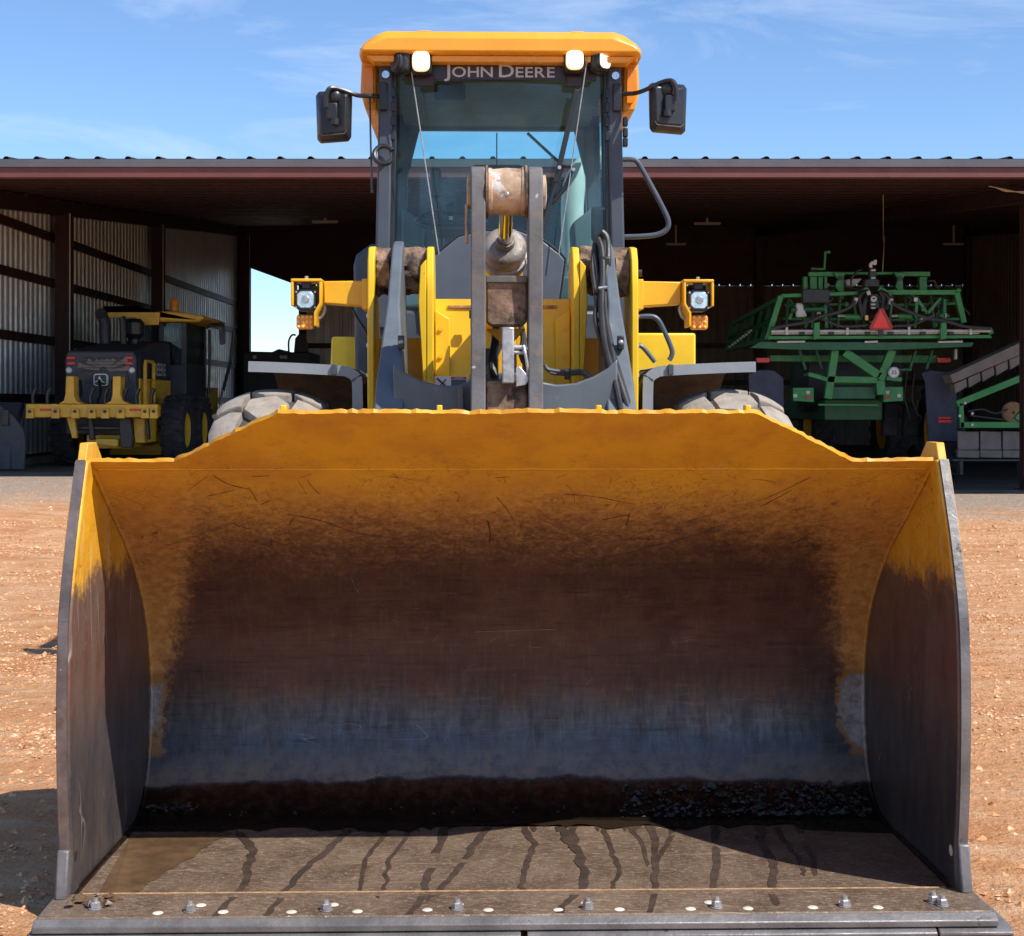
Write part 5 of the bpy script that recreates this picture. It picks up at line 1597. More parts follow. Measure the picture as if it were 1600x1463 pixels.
# outside mirrors
def mirror(s, cx, cy, w, h, px_arm, label=None):
    c = L(cx, cy, 7.62)
    ang = -0.10 * s
    poly = [(-w * 0.50, h * 0.45), (-w * 0.40, h * 0.5), (w * 0.42, h * 0.5), (w * 0.5, h * 0.42), (w * 0.46, -h * 0.42), (w * 0.36, -h * 0.5), (-w * 0.40, -h * 0.48), (-w * 0.47, -h * 0.40)]
    if s < 0: poly = [(-a, b) for a, b in poly]
    n = len(poly)
    V = []
    for y, k in ((0.0, 0.72), (0.035, 0.93), (0.075, 1.0), (0.095, 0.97)):
        V += [Vector((c.x + p[0] * k, 7.60 + y + p[0] * s * 0.25, c.z + p[1] * k)) for p in poly]
    Fc = [tuple(range(n)), tuple(3 * n + i for i in reversed(range(n)))]
    for j in range(3):
        Fc += [(j * n + i, j * n + (i + 1) % n, (j + 1) * n + (i + 1) % n, (j + 1) * n + i) for i in range(n)]
    mo = MB().add(V, Fc).build('side_mirror', 'black_plastic', loader, bevel=0.006)
    # arm clamp on the shell's back
    MB().ball((c.x + s * -0.01, 7.60, c.z + h * 0.33), 0.042, 0.03, 0.042, 12, 8).build('arm_socket', 'black_plastic', mo)
    MB().box(c.x - 0.028, c.x + 0.028, 7.565, 7.61, c.z - h * 0.12, c.z + h * 0.20).build('arm_clamp', 'black_plastic', mo, bevel=0.008)
    MB().cyl((c.x - s * 0.015, 7.575, c.z - h * 0.22), (c.x - s * 0.015, 7.575, c.z - h * 0.10), 0.022, n=12).build('clamp_knob', 'black_plastic', mo)
    ring = [(c.x + p[0] * 0.80, 7.592 + p[0] * s * 0.25, c.z + p[1] * 0.80) for p in poly]
    MB().tube([ring[i % n] for i in range(4, 8)], 0.003, 5).build('shell_rib', 'machine_grey', mo)
    pts = [L(px_arm, 152 if s < 0 else 146, 7.74), L(px_arm + s * 18, 151 if s < 0 else 145, 7.70), L(px_arm + s * 34, 150 if s < 0 else 140, 7.62), (c.x - s * 0.04, 7.59, c.z + h * 0.46), (c.x + s * 0.01, 7.565, c.z + h * 0.46), (c.x + s * 0.03, 7.56, c.z + h * 0.30), (c.x + s * 0.028, 7.565, c.z + h * 0.1)]
    MB().tube(spline(pts, 5), 0.012, 8).build('mirror_arm', 'black_plastic', mo)
mirror(-1, 521, 181, 0.195, 0.272, 592)
mirror(1, 1046, 166, 0.208, 0.265, 974)
# grab rail on the right, door latch hardware
MB().tube(spline([L(972, 249, 7.95), L(988, 249, 7.95), L(998, 255, 7.95), L(1018, 290, 7.95), L(1038, 328, 7.95), L(1045, 346, 7.95), L(1042, 358, 7.95), L(1028, 366, 7.95), L(1004, 369, 7.95), L(974, 370, 7.95)], 4), 0.0145, 10).build('grab_rail', 'cab_grey', loader)
for py in (190, 207, 222):
    c = L(977, py, 7.86)
    MB().box(c.x - 0.012, c.x + 0.014, 7.84, 7.88, c.z - 0.024, c.z + 0.024).build('door_hinge', 'black_plastic', cab, bevel=0.005)
# exhaust elbow behind the cab, seen through the glass
MB().tube(spline([(0.50, 9.62, 2.05), (0.50, 9.62, 2.55), (0.50, 9.62, 2.85), (0.53, 9.64, 3.00), (0.62, 9.70, 3.12), (0.78, 9.76, 3.18)], 5), 0.075, 16).build('exhaust_pipe', 'dim_white', loader)
MB().lathe([(0.078, 0.0), (0.085, 0.0), (0.085, 0.03), (0.078, 0.03)], (0.50, 9.62, 2.42), 'z', 20, True).build('exhaust_band', 'bare_steel', loader)
# side tanks, steps and rails beside the cab
lt = MB().prism([(-0.66, 2.42), (-0.72, 2.42), (-0.80, 2.36), (-0.815, 2.30), (-0.80, 1.5), (-0.66, 1.5)], 'xz', 8.25, 8.6).build('side_shroud', 'cab_grey', loader, bevel=0.02)
for s, px0, px1, y0 in ((-1, 520, 580, 527), (1, 995, 1086, 521)):
    a, b = L(px0, y0, 8.35), L(px1, y0, 8.35)
    xa, xb = (a.x, -0.66) if s < 0 else (0.66, b.x)
    t = MB().prism([(xa if s < 0 else xa, a.z), (xb, a.z), (xb, 1.15), (xa - 0.03 if s < 0 else xa, 1.15)], 'xz', 8.30, 9.2).build('side_tank', 'loader_yellow', loader, bevel=0.012)
    MB().box(min(s * 0.70, s * 1.0), max(s * 0.70, s * 1.0), 8.24, 8.295, 0.6, 0.64).build('step_tread', 'machine_grey', t, bevel=0.004)
    MB().box(min(s * 0.70, s * 0.72), max(s * 0.70, s * 0.72), 8.245, 8.29, 0.642, 1.2).build('step_hanger', 'machine_grey', t, bevel=0.004)
MB().tube(spline([L(992, 496, 7.9), L(1012, 494, 7.9), L(1026, 497, 7.9), L(1036, 512, 7.9), L(1050, 545, 7.9), L(1050, 556, 7.9), L(1046, 563, 7.9)], 4), 0.0135, 9).build('hand_rail', 'cab_grey', loader)
MB().tube(spline([L(992, 540, 7.6), L(1000, 540, 7.6), L(1008, 546, 7.6), L(1024, 566, 7.6)], 4), 0.012, 9).build('hand_rail', 'cab_grey', loader)
MB().tube(spline([L(552, 485, 7.9), L(560, 500, 7.9), L(570, 515, 7.9), L(578, 530, 7.9)], 4), 0.008, 8).build('hand_rail', 'black_plastic', loader)
c = L(996, 427, 6.95)
MB().cyl((c.x - 0.01, 6.93, c.z), (c.x + 0.02, 6.93, c.z), 0.016, n=10).build('tower_bolt', 'black_plastic', loader)

for o in (loader, PUDDLE, GRAVEL):
    o.location = (0.012, 4.5, 0.0)
    o.rotation_euler = (0, 0, YAW)

# ================================================================== motor grader parked in the shed
def Z7(x, y, D): return W(x / 4.0, 440 + y / 4.0, D)
def flat(pts, D, d, fn):
    """front-view outline at depth D, extruded d metres back"""
    return MB().prism([(p.x, p.z) for p in (fn(x, y, D) for x, y in pts)], 'xz', D, D + d)
GX, GZ = -7.35, 0.35
gr = thing('motor_grader', 'yellow and black motor grader with rear ripper parked inside the shed', 'grader', (GX, 27.5, GZ))
# engine hood: black rear panel, yellow side
hood = MB()
a, b = Z7(405, 0, 26.8).x, Z7(850, 0, 26.8).x
zt0 = Z7(0, 435, 26.8).z
V = [(a, 26.8, 0.95), (b, 26.8, 0.95), (b, 26.8, zt0 - 0.12), (b - 0.05, 26.8, zt0), (a + 0.05, 26.8, zt0), (a, 26.8, zt0 - 0.12)]
V += [(p[0], 29.5, p[2] + (0.30 if p[2] > 2 else 0)) for p in V]
hood.add(V, [tuple(range(6)), tuple(6 + i for i in reversed(range(6)))] + [((i + 1) % 6, i, 6 + i, 6 + (i + 1) % 6) for i in range(6)])
hd = hood.build('engine_hood', 'grader_black', gr, bevel=0.03)
MB().box(b + 0.002, b + 0.03, 26.95, 29.4, 0.95, 1.98).build('side_panel', 'grader_yellow', gr, bevel=0.02)
MB().box(b + 0.002, b + 0.02, 26.95, 29.4, 2.0, 2.42).build('side_panel', 'grader_black', gr, bevel=0.02)
v, f, wd = text_mesh('DEERE', 0.34)
MB().add([(b + 0.023, 28.05 + p.x, 2.06 + p.z) for p in v], f).build('lettering', 'letter_grey', gr, smooth=0)
# grille opening with fan
flat([(478, 640), (545, 474), (762, 474), (812, 640)], 26.78, 0.015, Z7).build('grille', 'black_plastic', hd)
for k in range(5):
    MB().tube([Z7(505 + k * 3, 560 - k * 20, 26.765), Z7(790 - k * 7, 560 - k * 20, 26.765)], 0.006, 5).build('grille_wire', 'implement_grey', hd)
fc = Z7(648, 560, 26.76)
for k in range(9):
    a_ = PI * (k + 0.25) / 9 * 1.0
    u = Vector((math.cos(a_), 0, math.sin(a_)))
    v_ = Vector((-u.z, 0, u.x))
    r0, r1 = 0.08, min(0.48, 0.205 / max(0.02, math.sin(a_)))
    MB().add([fc + u * r0 - v_ * 0.02, fc + u * r0 + v_ * 0.02 + Vector((0, 0.01, 0)), fc + u * r1 + v_ * 0.06 + Vector((0, 0.008, 0)), fc + u * r1 - v_ * 0.035]
             , [(0, 1, 2, 3)]).build('fan_blade', 'belt_grey', hd, smooth=0)
for x0 in (420, 780):
    for y0 in (468, 502):
        MB().box(Z7(x0, 0, 26.8).x, Z7(x0 + 52, 0, 26.8).x, 26.77, 26.80, Z7(0, y0 + 20, 26.8).z, Z7(0, y0, 26.8).z).build('tail_lamp', 'tail_red', gr, bevel=0.01)
for x0 in (430, 823):
    c = Z7(x0, 555, 26.78)
    MB().lathe([(0.001, -0.03), (0.035, -0.028), (0.045, -0.012), (0.055, 0.0), (0.055, 0.03)], c, 'y', 20).build('work_lamp', 'white_print', gr)
# emblem: rounded shield with a leaping stag
c = Z7(628, 615, 26.70)
def rsq(w, h, r, n=5):
    out = []
    for qx, qz, a0 in ((1, 1, 0), (-1, 1, PI / 2), (-1, -1, PI), (1, -1, 1.5 * PI)):
        for i in range(n + 1):
            a = a0 + PI / 2 * i / n
            out.append((qx * (w - r) + r * math.cos(a), qz * (h - r) + r * math.sin(a)))
    return out
em = MB().prism([(c.x + x, c.z + z) for x, z in rsq(0.125, 0.11, 0.05)], 'xz', 26.70, 26.79).build('emblem', 'white_print', gr)
MB().prism([(c.x + x, c.z + z) for x, z in rsq(0.108, 0.093, 0.042)], 'xz', 26.694, 26.699).build('emblem_field', 'black_plastic', em)
stag = [(-0.085, -0.045), (-0.05, -0.03), (-0.02, -0.022), (0.02, -0.035), (0.06, -0.055), (0.09, -0.05), (0.06, -0.035), (0.03, -0.012), (0.02, 0.01), (0.005, 0.03), (0.012, 0.05), (0.0, 0.048), (-0.012, 0.058), (-0.018, 0.075), (-0.028, 0.055), (-0.02, 0.04), (-0.045, 0.036), (-0.042, 0.028), (-0.024, 0.022), (-0.03, 0.0), (-0.055, -0.012), (-0.09, -0.03)]
MB().prism([(c.x + x * 1.05, c.z + z) for x, z in stag], 'xz', 26.688, 26.693).build('emblem_stag', 'white_print', em)
# ripper
RD = 26.05
beam = flat([(160, 765), (985, 768), (985, 850), (160, 850)], RD, 0.22, Z7).build('ripper_beam', 'grader_yellow', gr, bevel=0.015)
for pts in ([(412, 592), (460, 592), (462, 712), (476, 748), (522, 764), (366, 764), (398, 745), (408, 700)],
            [(704, 592), (754, 592), (752, 708), (764, 746), (812, 766), (656, 766), (692, 746), (702, 704)]):
    flat(pts, RD - 0.03, 0.30, Z7).build('ripper_arm', 'grader_yellow', gr, bevel=0.012)
for x in (185, 345, 468, 572, 655, 752, 905, 960):
    flat([(x - 22, 795), (x + 22, 795), (x + 26, 856), (x - 26, 856)], RD - 0.07, 0.065, Z7).build('shank_pocket', 'grader_yellow', gr, bevel=0.008)
    c = Z7(x, 812, RD - 0.075)
    MB().cyl(c, c + Vector((0, -0.02, 0)), 0.03, n=12).build('pocket_pin', 'grader_black', gr)
for x0, x1 in ((250, 328), (808, 884)):
    flat([(x0, 795), (x1, 795), (x1, 810), (x0, 810)], RD - 0.012, 0.01, Z7).build('reflector', 'tail_red', gr)
for x in (210, 300, 440, 570, 660, 780, 855, 950):
    pts = [Z7(x, 765, RD + 0.1), Z7(x - 4, 720, RD + 0.1), Z7(x + 6, 690, RD + 0.1), Z7(x + 16, 668, RD + 0.1)]
    MB().tube(spline(pts, 3), 0.035, 6).build('ripper_shank', 'black_plastic', gr)
for x0, x1, y0, y1 in ((545, 590, 850, 990), (740, 830, 850, 1040), (905, 935, 850, 990)):
    flat([(x0, y0), (x1 - 12, y0), (x1, y1), (x0 + 12, y1)], RD + 0.3, 0.12, Z7).build('ripper_link', 'black_plastic', gr, bevel=0.02)
flat([(415, 850), (465, 850), (480, 980), (450, 980)], RD + 0.2, 0.1, Z7).build('ripper_link', 'grader_yellow', gr, bevel=0.01)
flat([(470, 900), (760, 905), (760, 930), (470, 928)], RD + 0.35, 0.08, Z7).build('cross_tube', 'black_plastic', gr, bevel=0.02)
flat([(590, 980), (740, 985), (740, 1035), (590, 1020)], RD + 0.4, 0.3, Z7).build('rear_frame', 'grader_yellow', gr, bevel=0.02)
flat([(830, 850), (905, 855), (905, 1010), (840, 1010)], RD + 0.45, 1.0, Z7).build('rear_frame', 'grader_yellow', gr, bevel=0.02)
for x in (500, 620, 700):
    pts = [Z7(x, 620, 26.6), Z7(x + 8, 700, 26.4), Z7(x - 10, 745, 26.35), Z7(x - 6, 765, 26.3)]
    MB().tube(spline(pts, 3), 0.03, 6).build('ripper_hose', 'rubber_hose', gr)
MB().prism([(26.8, 0.95), (26.8, 0.70), (33.5, 0.75), (33.5, 1.1)], 'yz', GX - 0.4, GX + 0.4).build('main_frame', 'grader_yellow', gr, bevel=0.02)
# ladder frame on the right flank
xs_ = b + 0.10
fr = [(xs_, 27.05, 1.15), (xs_, 27.05, 2.22), (xs_, 27.10, 2.30), (xs_, 27.62, 2.30), (xs_, 27.70, 2.22), (xs_, 27.70, 1.15)]
MB().tube(fr, 0.035, 6).build('side_ladder', 'grader_yellow', gr)
for k in range(4):
    MB().bar((xs_, 27.05, 1.15 + k * 0.27), (xs_, 27.70, 1.15 + k * 0.27), 0.06, 0.03).build('ladder_rung', 'grader_yellow', gr)
# tyres
def big_tyre(parent, c, r, w, rim_r, mat, rim, nl=20, name='wheel', chev=True):
    t = MB().lathe([(rim_r, -w * 0.40), (rim_r * 1.15, -w * 0.48), (r * 0.85, -w * 0.5), (r * 0.95, -w * 0.42), (r * 0.965, 0), (r * 0.95, w * 0.42), (r * 0.85, w * 0.5), (rim_r * 1.15, w * 0.48), (rim_r, w * 0.40)], c, 'x', 40).build(name, mat, parent, org=Vector(c), smooth=45)
    MB().lathe([(rim_r, -w * 0.4), (rim_r * 0.98, w * 0.38), (rim_r * 0.85, w * 0.30), (rim_r * 0.4, w * 0.22), (rim_r * 0.35, w * 0.3), (0.01, w * 0.3)], c, 'x', 28).build('rim', rim, t, org=Vector(c))
    mb = MB()
    for i in range(nl):
        for sd in (-1, 1):
            a = 2 * PI * (i + (0.5 if sd > 0 else 0)) / nl
            da = 2 * PI / nl * (0.55 if chev else 0.1)
            pr_ = lambda ang: Vector((0, -math.sin(ang), math.cos(ang)))
            cc = Vector(c)
            p0 = cc + pr_(a) * (r * 0.97) + Vector((sd * w * 0.02, 0, 0))
            p1 = cc + pr_(a + da * 0.6) * (r * 0.965) + Vector((sd * w * 0.30, 0, 0))
            p2 = cc + pr_(a + da * 0.5) * (r * 0.93) + Vector((sd * w * 0.5, 0, 0))
            mb.bar(p0, p1, r * 0.13, r * 0.075, up=pr_(a))
            mb.bar(p1, p2, r * 0.13, r * 0.075, up=pr_(a + da * 0.5))
    tag(mb.build('tread', mat, t, org=Vector(c), smooth=0), kind='stuff')
    return t
for sx, yy in ((-6.32, 27.9), (-8.36, 27.9), (-6.32, 29.45), (-8.36, 29.45), (-6.35, 35.2), (-8.35, 35.2)):
    big_tyre(gr, (sx, yy, GZ + 0.67), 0.67, 0.42, 0.34, 'dark_tyre', 'grader_yellow')
# cab
CD = 29.55
x0, x1 = Z7(880, 0, CD).x, Z7(1165, 0, CD).x
zr, zf = Z7(0, 255, CD).z, 1.15
gc = MB().box(x0, x1, CD, CD + 1.9, zf, Z7(0, 520, CD).z).build('cab', 'grader_black', gr, bevel=0.02)
for x in (x0 + 0.04, x1 - 0.05, (x0 + x1) / 2 - 0.05):
    for yy in (CD + 0.04, CD + 1.85):
        MB().box(x - 0.05, x + 0.05, yy - 0.04, yy + 0.04, Z7(0, 520, CD).z, zr).build('cab_pillar', 'grader_black', gc, bevel=0.01)
MB().box(x0 + 0.09, x1 - 0.1, CD + 0.02, CD + 0.03, Z7(0, 520, CD).z, zr).build('rear_window', 'grader_glass', gc)
MB().box(x1 - 0.02, x1 - 0.01, CD + 0.08, CD + 1.8, Z7(0, 520, CD).z, zr).build('side_window', 'grader_glass', gc)
MB().box(x0 + 0.3, x1 - 0.3, CD + 0.7, CD + 1.1, 2.0, 2.8).build('seat', 'seat_cloth', gc, bevel=0.05)
za, zb_ = Z7(0, 192, CD).z, Z7(0, 262, CD).z
rf = MB().prism([(Z7(676, 0, CD).x, zb_ + 0.3), (Z7(676, 0, CD).x, za), (x1 - 0.2, za), (x1 + 0.35, za - 0.08), (x1 + 0.42, zb_ + 0.1), (x1 + 0.3, zb_ + 0.02), (x0, zb_ + 0.02), (x0 - 0.1, zb_ + 0.3)], 'xz', CD - 0.25, CD + 2.0).build('roof', 'grader_yellow', gc, bevel=0.03)
flat([(672, 192), (1000, 192), (990, 272), (880, 272), (845, 225), (672, 228)], CD - 0.3, 0.048, Z7).build('roof_visor', 'grader_yellow', gc, bevel=0.01)
c = Z7(1090, 160, CD + 0.6)
MB().lathe([(0.10, -0.14), (0.10, -0.08), (0.085, -0.06), (0.085, 0.10), (0.06, 0.15), (0.005, 0.16)], c, 'z', 18).build('beacon', 'amber', gc)
MB().tube([Z7(660, 390, 28.6), Z7(655, 260, 28.6), Z7(640, 215, 28.6), Z7(628, 195, 28.5)], 0.11, 12).build('exhaust_stack', 'grader_black', gr)
c = Z7(838, 330, 28.8)
MB().lathe([(0.10, -0.55), (0.11, -0.1), (0.16, -0.04), (0.20, 0.0), (0.20, 0.22), (0.13, 0.30), (0.01, 0.31)], c, 'z', 20).build('air_cleaner', 'black_plastic', gr)
MB().tube([Z7(770, 390, 28.4), Z7(768, 240, 28.4), Z7(760, 225, 28.4)], 0.07, 10).build('intake_pipe', 'black_plastic', gr)
MB().tube(spline([Z7(1290, 290, CD), Z7(1330, 270, CD), Z7(1385, 272, CD), Z7(1400, 300, CD), Z7(1400, 390, CD)], 4), 0.03, 8).build('mirror_arm', 'black_plastic', gc)
flat([(1365, 300), (1395, 290), (1400, 395), (1375, 395)], CD - 0.03, 0.05, Z7).build('mirror', 'black_plastic', gc, bevel=0.01)
MB().tube([Z7(1310, 300, CD + 0.5), Z7(1312, 500, CD + 0.5), Z7(1300, 760, CD + 0.5)], 0.03, 8).build('cab_rail', 'black_plastic', gc)
MB().tube([Z7(1465, 300, 31), Z7(1440, 500, 31), Z7(1395, 680, 30.5)], 0.035, 8).build('boom_tube', 'grader_black', gr)
MB().tube([Z7(1392, 680, 30.4), Z7(1372, 765, 30.2)], 0.03, 8).build('boom_rod', 'bare_steel', gr)
MB().prism([(31.4, 0.8), (31.4, 1.5), (35.8, 1.9), (35.8, 1.3)], 'yz', GX - 0.2, GX + 0.2).build('gooseneck', 'grader_yellow', gr, bevel=0.03)
MB().prism([(33.2, 0.36), (33.25, 0.95), (33.4, 0.98), (33.34, 0.36)], 'yz', GX - 1.9, GX + 1.9).build('blade', 'grader_yellow', gr, bevel=0.01)

# ------------------------------------------------------------------ grey bucket attachment by the wall
o = thing('spare_bucket', 'grey curved loader bucket attachment standing by the left shed wall', 'bucket', (W(10, 0, 25.8).x, 26, 0.35))
p0 = W(-60, 0, 25.8).x
p1 = W(41, 0, 25.8).x
sec = [(25.7, 0.36), (25.72, 0.75), (25.85, 1.05), (26.1, 1.35), (26.35, 1.55), (26.5, 1.50), (26.3, 1.2), (26.15, 0.9), (26.2, 0.36)]
MB().prism([(W(-60, 635, 25.8).x, W(0, 628, 25.8).z), (W(0, 632, 25.8).x, W(0, 632, 25.8).z), (W(22, 650, 25.8).x, W(0, 650, 25.8).z), (W(38, 672, 25.8).x, W(0, 672, 25.8).z), (W(41, 690, 25.8).x, W(0, 690, 25.8).z), (W(39, 718, 25.8).x, 0.36), (p0, 0.36)], 'xz', 25.75, 25.82).build('side_plate', 'implement_grey', o, bevel=0.02)
MB().prism(sec, 'yz', p0 + 0.05, p1 - 0.25).build('shell', 'implement_grey', o, bevel=0.02)
MB().box(W(2, 0, 25.7).x, W(13, 0, 25.7).x, 25.70, 25.748, W(0, 665, 25.7).z, W(0, 640, 25.7).z).build('lift_lug', 'black_plastic', o, bevel=0.01)

# ------------------------------------------------------------------ dark tractor beyond the back opening
TD = 46.0
tr_ = thing('parked_tractor', 'dark tractor in silhouette below the bright opening in the back wall', 'tractor', (W(435, 0, TD).x, TD, 0.05))
def T(px, py): return W(px, py, TD)
MB().prism([(T(380, 0).x, T(0, 549).z), (T(425, 0).x, T(0, 550).z), (T(436, 0).x, T(0, 545).z), (T(442, 0).x, T(0, 550).z), (T(486, 0).x, T(0, 551).z), (T(486, 0).x, T(0, 640).z), (T(380, 0).x, T(0, 640).z)], 'xz', TD, TD + 2.2).build('body', 'grader_black', tr_, bevel=0.03)
MB().prism([(T(456, 0).x, T(0, 550).z), (T(458, 0).x, T(0, 528).z), (T(464, 0).x, T(0, 521).z), (T(472, 0).x, T(0, 520).z), (T(477, 0).x, T(0, 550).z)], 'xz', TD + 0.4, TD + 0.9).build('mast', 'black_plastic', tr_, bevel=0.02)
MB().tube(spline([T(452, 560), T(451, 535), T(456, 524), T(462, 524)], 4), 0.03, 6).build('mast_hose', 'black_plastic', tr_)
for px in (398, 440, 446):
    c = T(px, 558)
    MB().cyl(c + Vector((0, -0.03, 0)), c, 0.06, n=12).build('lamp', 'dim_white', tr_)
for px in (405, 478):
    big_tyre(tr_, (T(px, 0).x, TD + 1.0, 0.70), 0.65, 0.4, 0.3, 'dark_tyre', 'grader_black', 14)

# ================================================================== self-propelled sprayer
def S(x, y, D=27.0): return W(1080 + x / 3.077, 370 + y / 3.077, D)
sp = thing('crop_sprayer', 'green self-propelled crop sprayer with folded spray booms parked in the shed', 'sprayer', (S(800, 0).x, 28.0, 0.05))
def sbar(a, b, w, h, mat='deere_green', name='frame_bar', D=27.0, D2=None, parent=sp):
    p, q = S(*a, D), S(*b, D if D2 is None else D2)
    return MB().bar(p, q, w, h, up=(0, 1, 0)).build(name, mat, parent, bevel=0.008)
def sflat(pts, D, d, mat, name, parent=sp, bevel=0.008):
    return flat(pts, D, d, S).build(name, mat, parent, bevel=bevel)
# axle beam, tail lamps
sflat([(380, 570), (1180, 570), (1180, 608), (380, 600)], 27.6, 0.25, 'deere_green', 'axle_beam')
for x in (345, 1215):
    sflat([(x - 34, 582), (x + 30, 582), (x + 36, 595), (x + 28, 606), (x - 28, 606)], 27.35, 0.10, 'tail_red', 'tail_lamp')
# A-frame lift
for a, b, w in (((690, 545), (655, 780), 0.14), ((965, 545), (905, 690), 0.15), ((905, 690), (912, 760), 0.16), ((735, 555), (905, 672), 0.16), ((655, 686), (890, 690), 0.12), ((560, 660), (660, 690), 0.08), ((935, 680), (1010, 688), 0.08)):
    sbar(a, b, w, 0.14, 'deere_green', 'lift_frame', 27.0)
sflat([(490, 726), (590, 726), (590, 796), (490, 790)], 27.1, 0.3, 'deere_green', 'toolbox')
sflat([(655, 722), (885, 722), (885, 780), (655, 780)], 27.12, 0.3, 'dark_green', 'toolbox')
sflat([(925, 722), (1020, 722), (1020, 790), (925, 796)], 27.1, 0.3, 'deere_green', 'toolbox')
sbar((610, 808), (900, 810), 0.04, 0.04, 'deere_green', 'guard_rail', 27.05)
for x, y in ((562, 749), (944, 749), (500, 765), (1000, 765)):
    sflat([(x - 9, y - 8), (x + 9, y - 8), (x + 9, y + 8), (x - 9, y + 8)], 27.08, 0.015, 'dim_white', 'decal', bevel=0)
for x in (562, 944):
    sflat([(x - 13, 766), (x + 13, 766), (x + 13, 780), (x - 13, 780)], 27.08, 0.015, 'smv_border', 'decal', bevel=0)
# round speed sticker reading 35
c = S(975, 653, 26.86)
st_ = MB().lathe([(0.001, 0), (0.100, 0), (0.100, 0.02)], c, 'y', 28).build('speed_sticker', 'white_print', sp)
MB().lathe([(0.086, -0.003), (0.092, -0.003)], c, 'y', 28).build('sticker_ring', 'black_plastic', st_)
v, f, wd = text_mesh('35', 0.105)
MB().add([(c.x - wd / 2 + p.x, c.y - 0.004, c.z - 0.034 + p.z) for p in v], f).build('sticker_number', 'black_plastic', st_, smooth=0)
sbar((905, 640), (950, 650), 0.10, 0.05, 'deere_green', 'sticker_mount', 26.95)
# wheels with mud flap
fl_ = sflat([(1105, 655), (1150, 642), (1240, 650), (1275, 690), (1283, 985), (1140, 985), (1125, 700)], 27.15, 0.05, 'flap_blue', 'mud_flap', bevel=0.015)
sflat([(1188, 865), (1252, 865), (1252, 878), (1188, 878)], 27.12, 0.028, 'tail_red', 'flap_reflector', fl_)
sflat([(1188, 882), (1252, 882), (1252, 895), (1188, 895)], 27.12, 0.028, 'smv_red', 'flap_reflector', fl_)
sflat([(275, 660), (330, 640), (400, 642), (445, 680), (450, 985), (290, 985)], 27.15, 0.05, 'flap_blue', 'mud_flap', bevel=0.015)
for x, D in ((1200, 28.3), (355, 28.3), (955, 33.0), (600, 33.0)):
    big_tyre(sp, (S(x, 0, D).x, D, 1.0), 0.95, 0.46, 0.5, 'dark_tyre', 'grader_yellow', 18)
for x in (960, 1060):
    sflat([(x - 30, 800), (x + 40, 800), (x + 34, 960), (x - 40, 960)], 28.4, 0.2, 'dark_tyre', 'leg_cover', bevel=0.03)
for k, (x, y0, y1) in enumerate(((1040, 640, 900), (1075, 660, 880), (1095, 780, 900))):
    MB().tube(spline([S(x, y0, 27.5), S(x - 14, (y0 + y1) / 2, 27.5), S(x + 10, y1 - 30, 27.5), S(x, y1, 27.6)], 4), 0.02, 6).build('hydraulic_hose', 'rubber_hose', sp)
# tank and body far inside
tank = S(760, 640, 29.0)
MB().cyl((tank.x - 0.9, 29.2, 2.1), (tank.x + 0.9, 29.2, 2.1), 0.75, n=24).build('solution_tank', 'implement_grey', sp)
MB().prism([(28.0, 1.2), (28.0, 1.6), (34.5, 1.6), (34.5, 1.2)], 'yz', S(640, 0, 28).x, S(920, 0, 28).x).build('chassis', 'dark_green', sp, bevel=0.02)
MB().box(S(600, 0, 32).x, S(980, 0, 32).x, 33.4, 35.0, 1.7, 3.1).build('cab_body', 'dark_green', sp, bevel=0.08)
# boom cradle: two long rails, slanted end posts, top bars
sflat([(370, 478), (1440, 472), (1448, 488), (370, 494)], 26.6, 0.12, 'deere_green', 'boom_rail')
sflat([(330, 505), (1360, 508), (1350, 530), (960, 545), (540, 545), (280, 535)], 26.75, 0.10, 'dark_green', 'boom_rail')
MB().tube([S(385, 455, 26.56), S(1440, 453, 26.56)], 0.028, 8).build('spray_pipe', 'dim_white', sp)
MB().tube([S(385, 466, 26.58), S(1385, 464, 26.58)], 0.020, 8).build('spray_pipe', 'bare_steel', sp)
for x in (460, 752, 1048, 1345):
    sflat([(x - 6, 430), (x + 6, 430), (x + 6, 472), (x - 6, 472)], 26.50, 0.03, 'dim_white', 'nozzle_clip', bevel=0.003)
for x in (535, 675, 850, 960, 1115, 1250):
    sflat([(x - 14, 458), (x + 14, 458), (x + 12, 472), (x - 12, 472)], 26.50, 0.05, 'black_plastic', 'nozzle_body', bevel=0.006)
for x0, x1 in ((415, 548), (835, 898), (1188, 1306)):
    sflat([(x0, 502), (x1, 500), (x1, 509), (x0, 511)], 26.70, 0.045, 'dim_white', 'reflector_strip', bevel=0.003)
for a, b in (((365, 495), (430, 285)), ((1310, 415), (1275, 268)), ((1440, 470), (1428, 440))):
    sbar(a, b, 0.10, 0.10, 'deere_green', 'end_post', 26.75)
sbar((430, 285), (800, 272), 0.07, 0.08, 'deere_green', 'top_rail', 26.75)
sbar((925, 268), (1285, 268), 0.09, 0.08, 'deere_green', 'top_rail', 26.75)
sbar((800, 285), (850, 248), 0.10, 0.08, 'deere_green', 'top_rail', 26.7)
sbar((900, 248), (960, 285), 0.10, 0.08, 'deere_green', 'top_rail', 26.7)
sbar((562, 181), (725, 181), 0.085, 0.10, 'deere_green', 'upper_rail', 27.1)
sbar((725, 177), (1000, 177), 0.05, 0.10, 'deere_green', 'upper_rail', 27.14)
sbar((1000, 180), (1146, 180), 0.085, 0.10, 'deere_green', 'upper_rail', 27.1)
for x0, x1, y1 in ((572, 606, 270), (1098, 1135, 262), (612, 634, 260), (540, 560, 260), (640, 655, 400), (715, 735, 300)):
    sflat([(x0, 192), (x1, 192), (x1, y1), (x0, y1)], 27.05, 0.14, 'deere_green', 'rack_post')
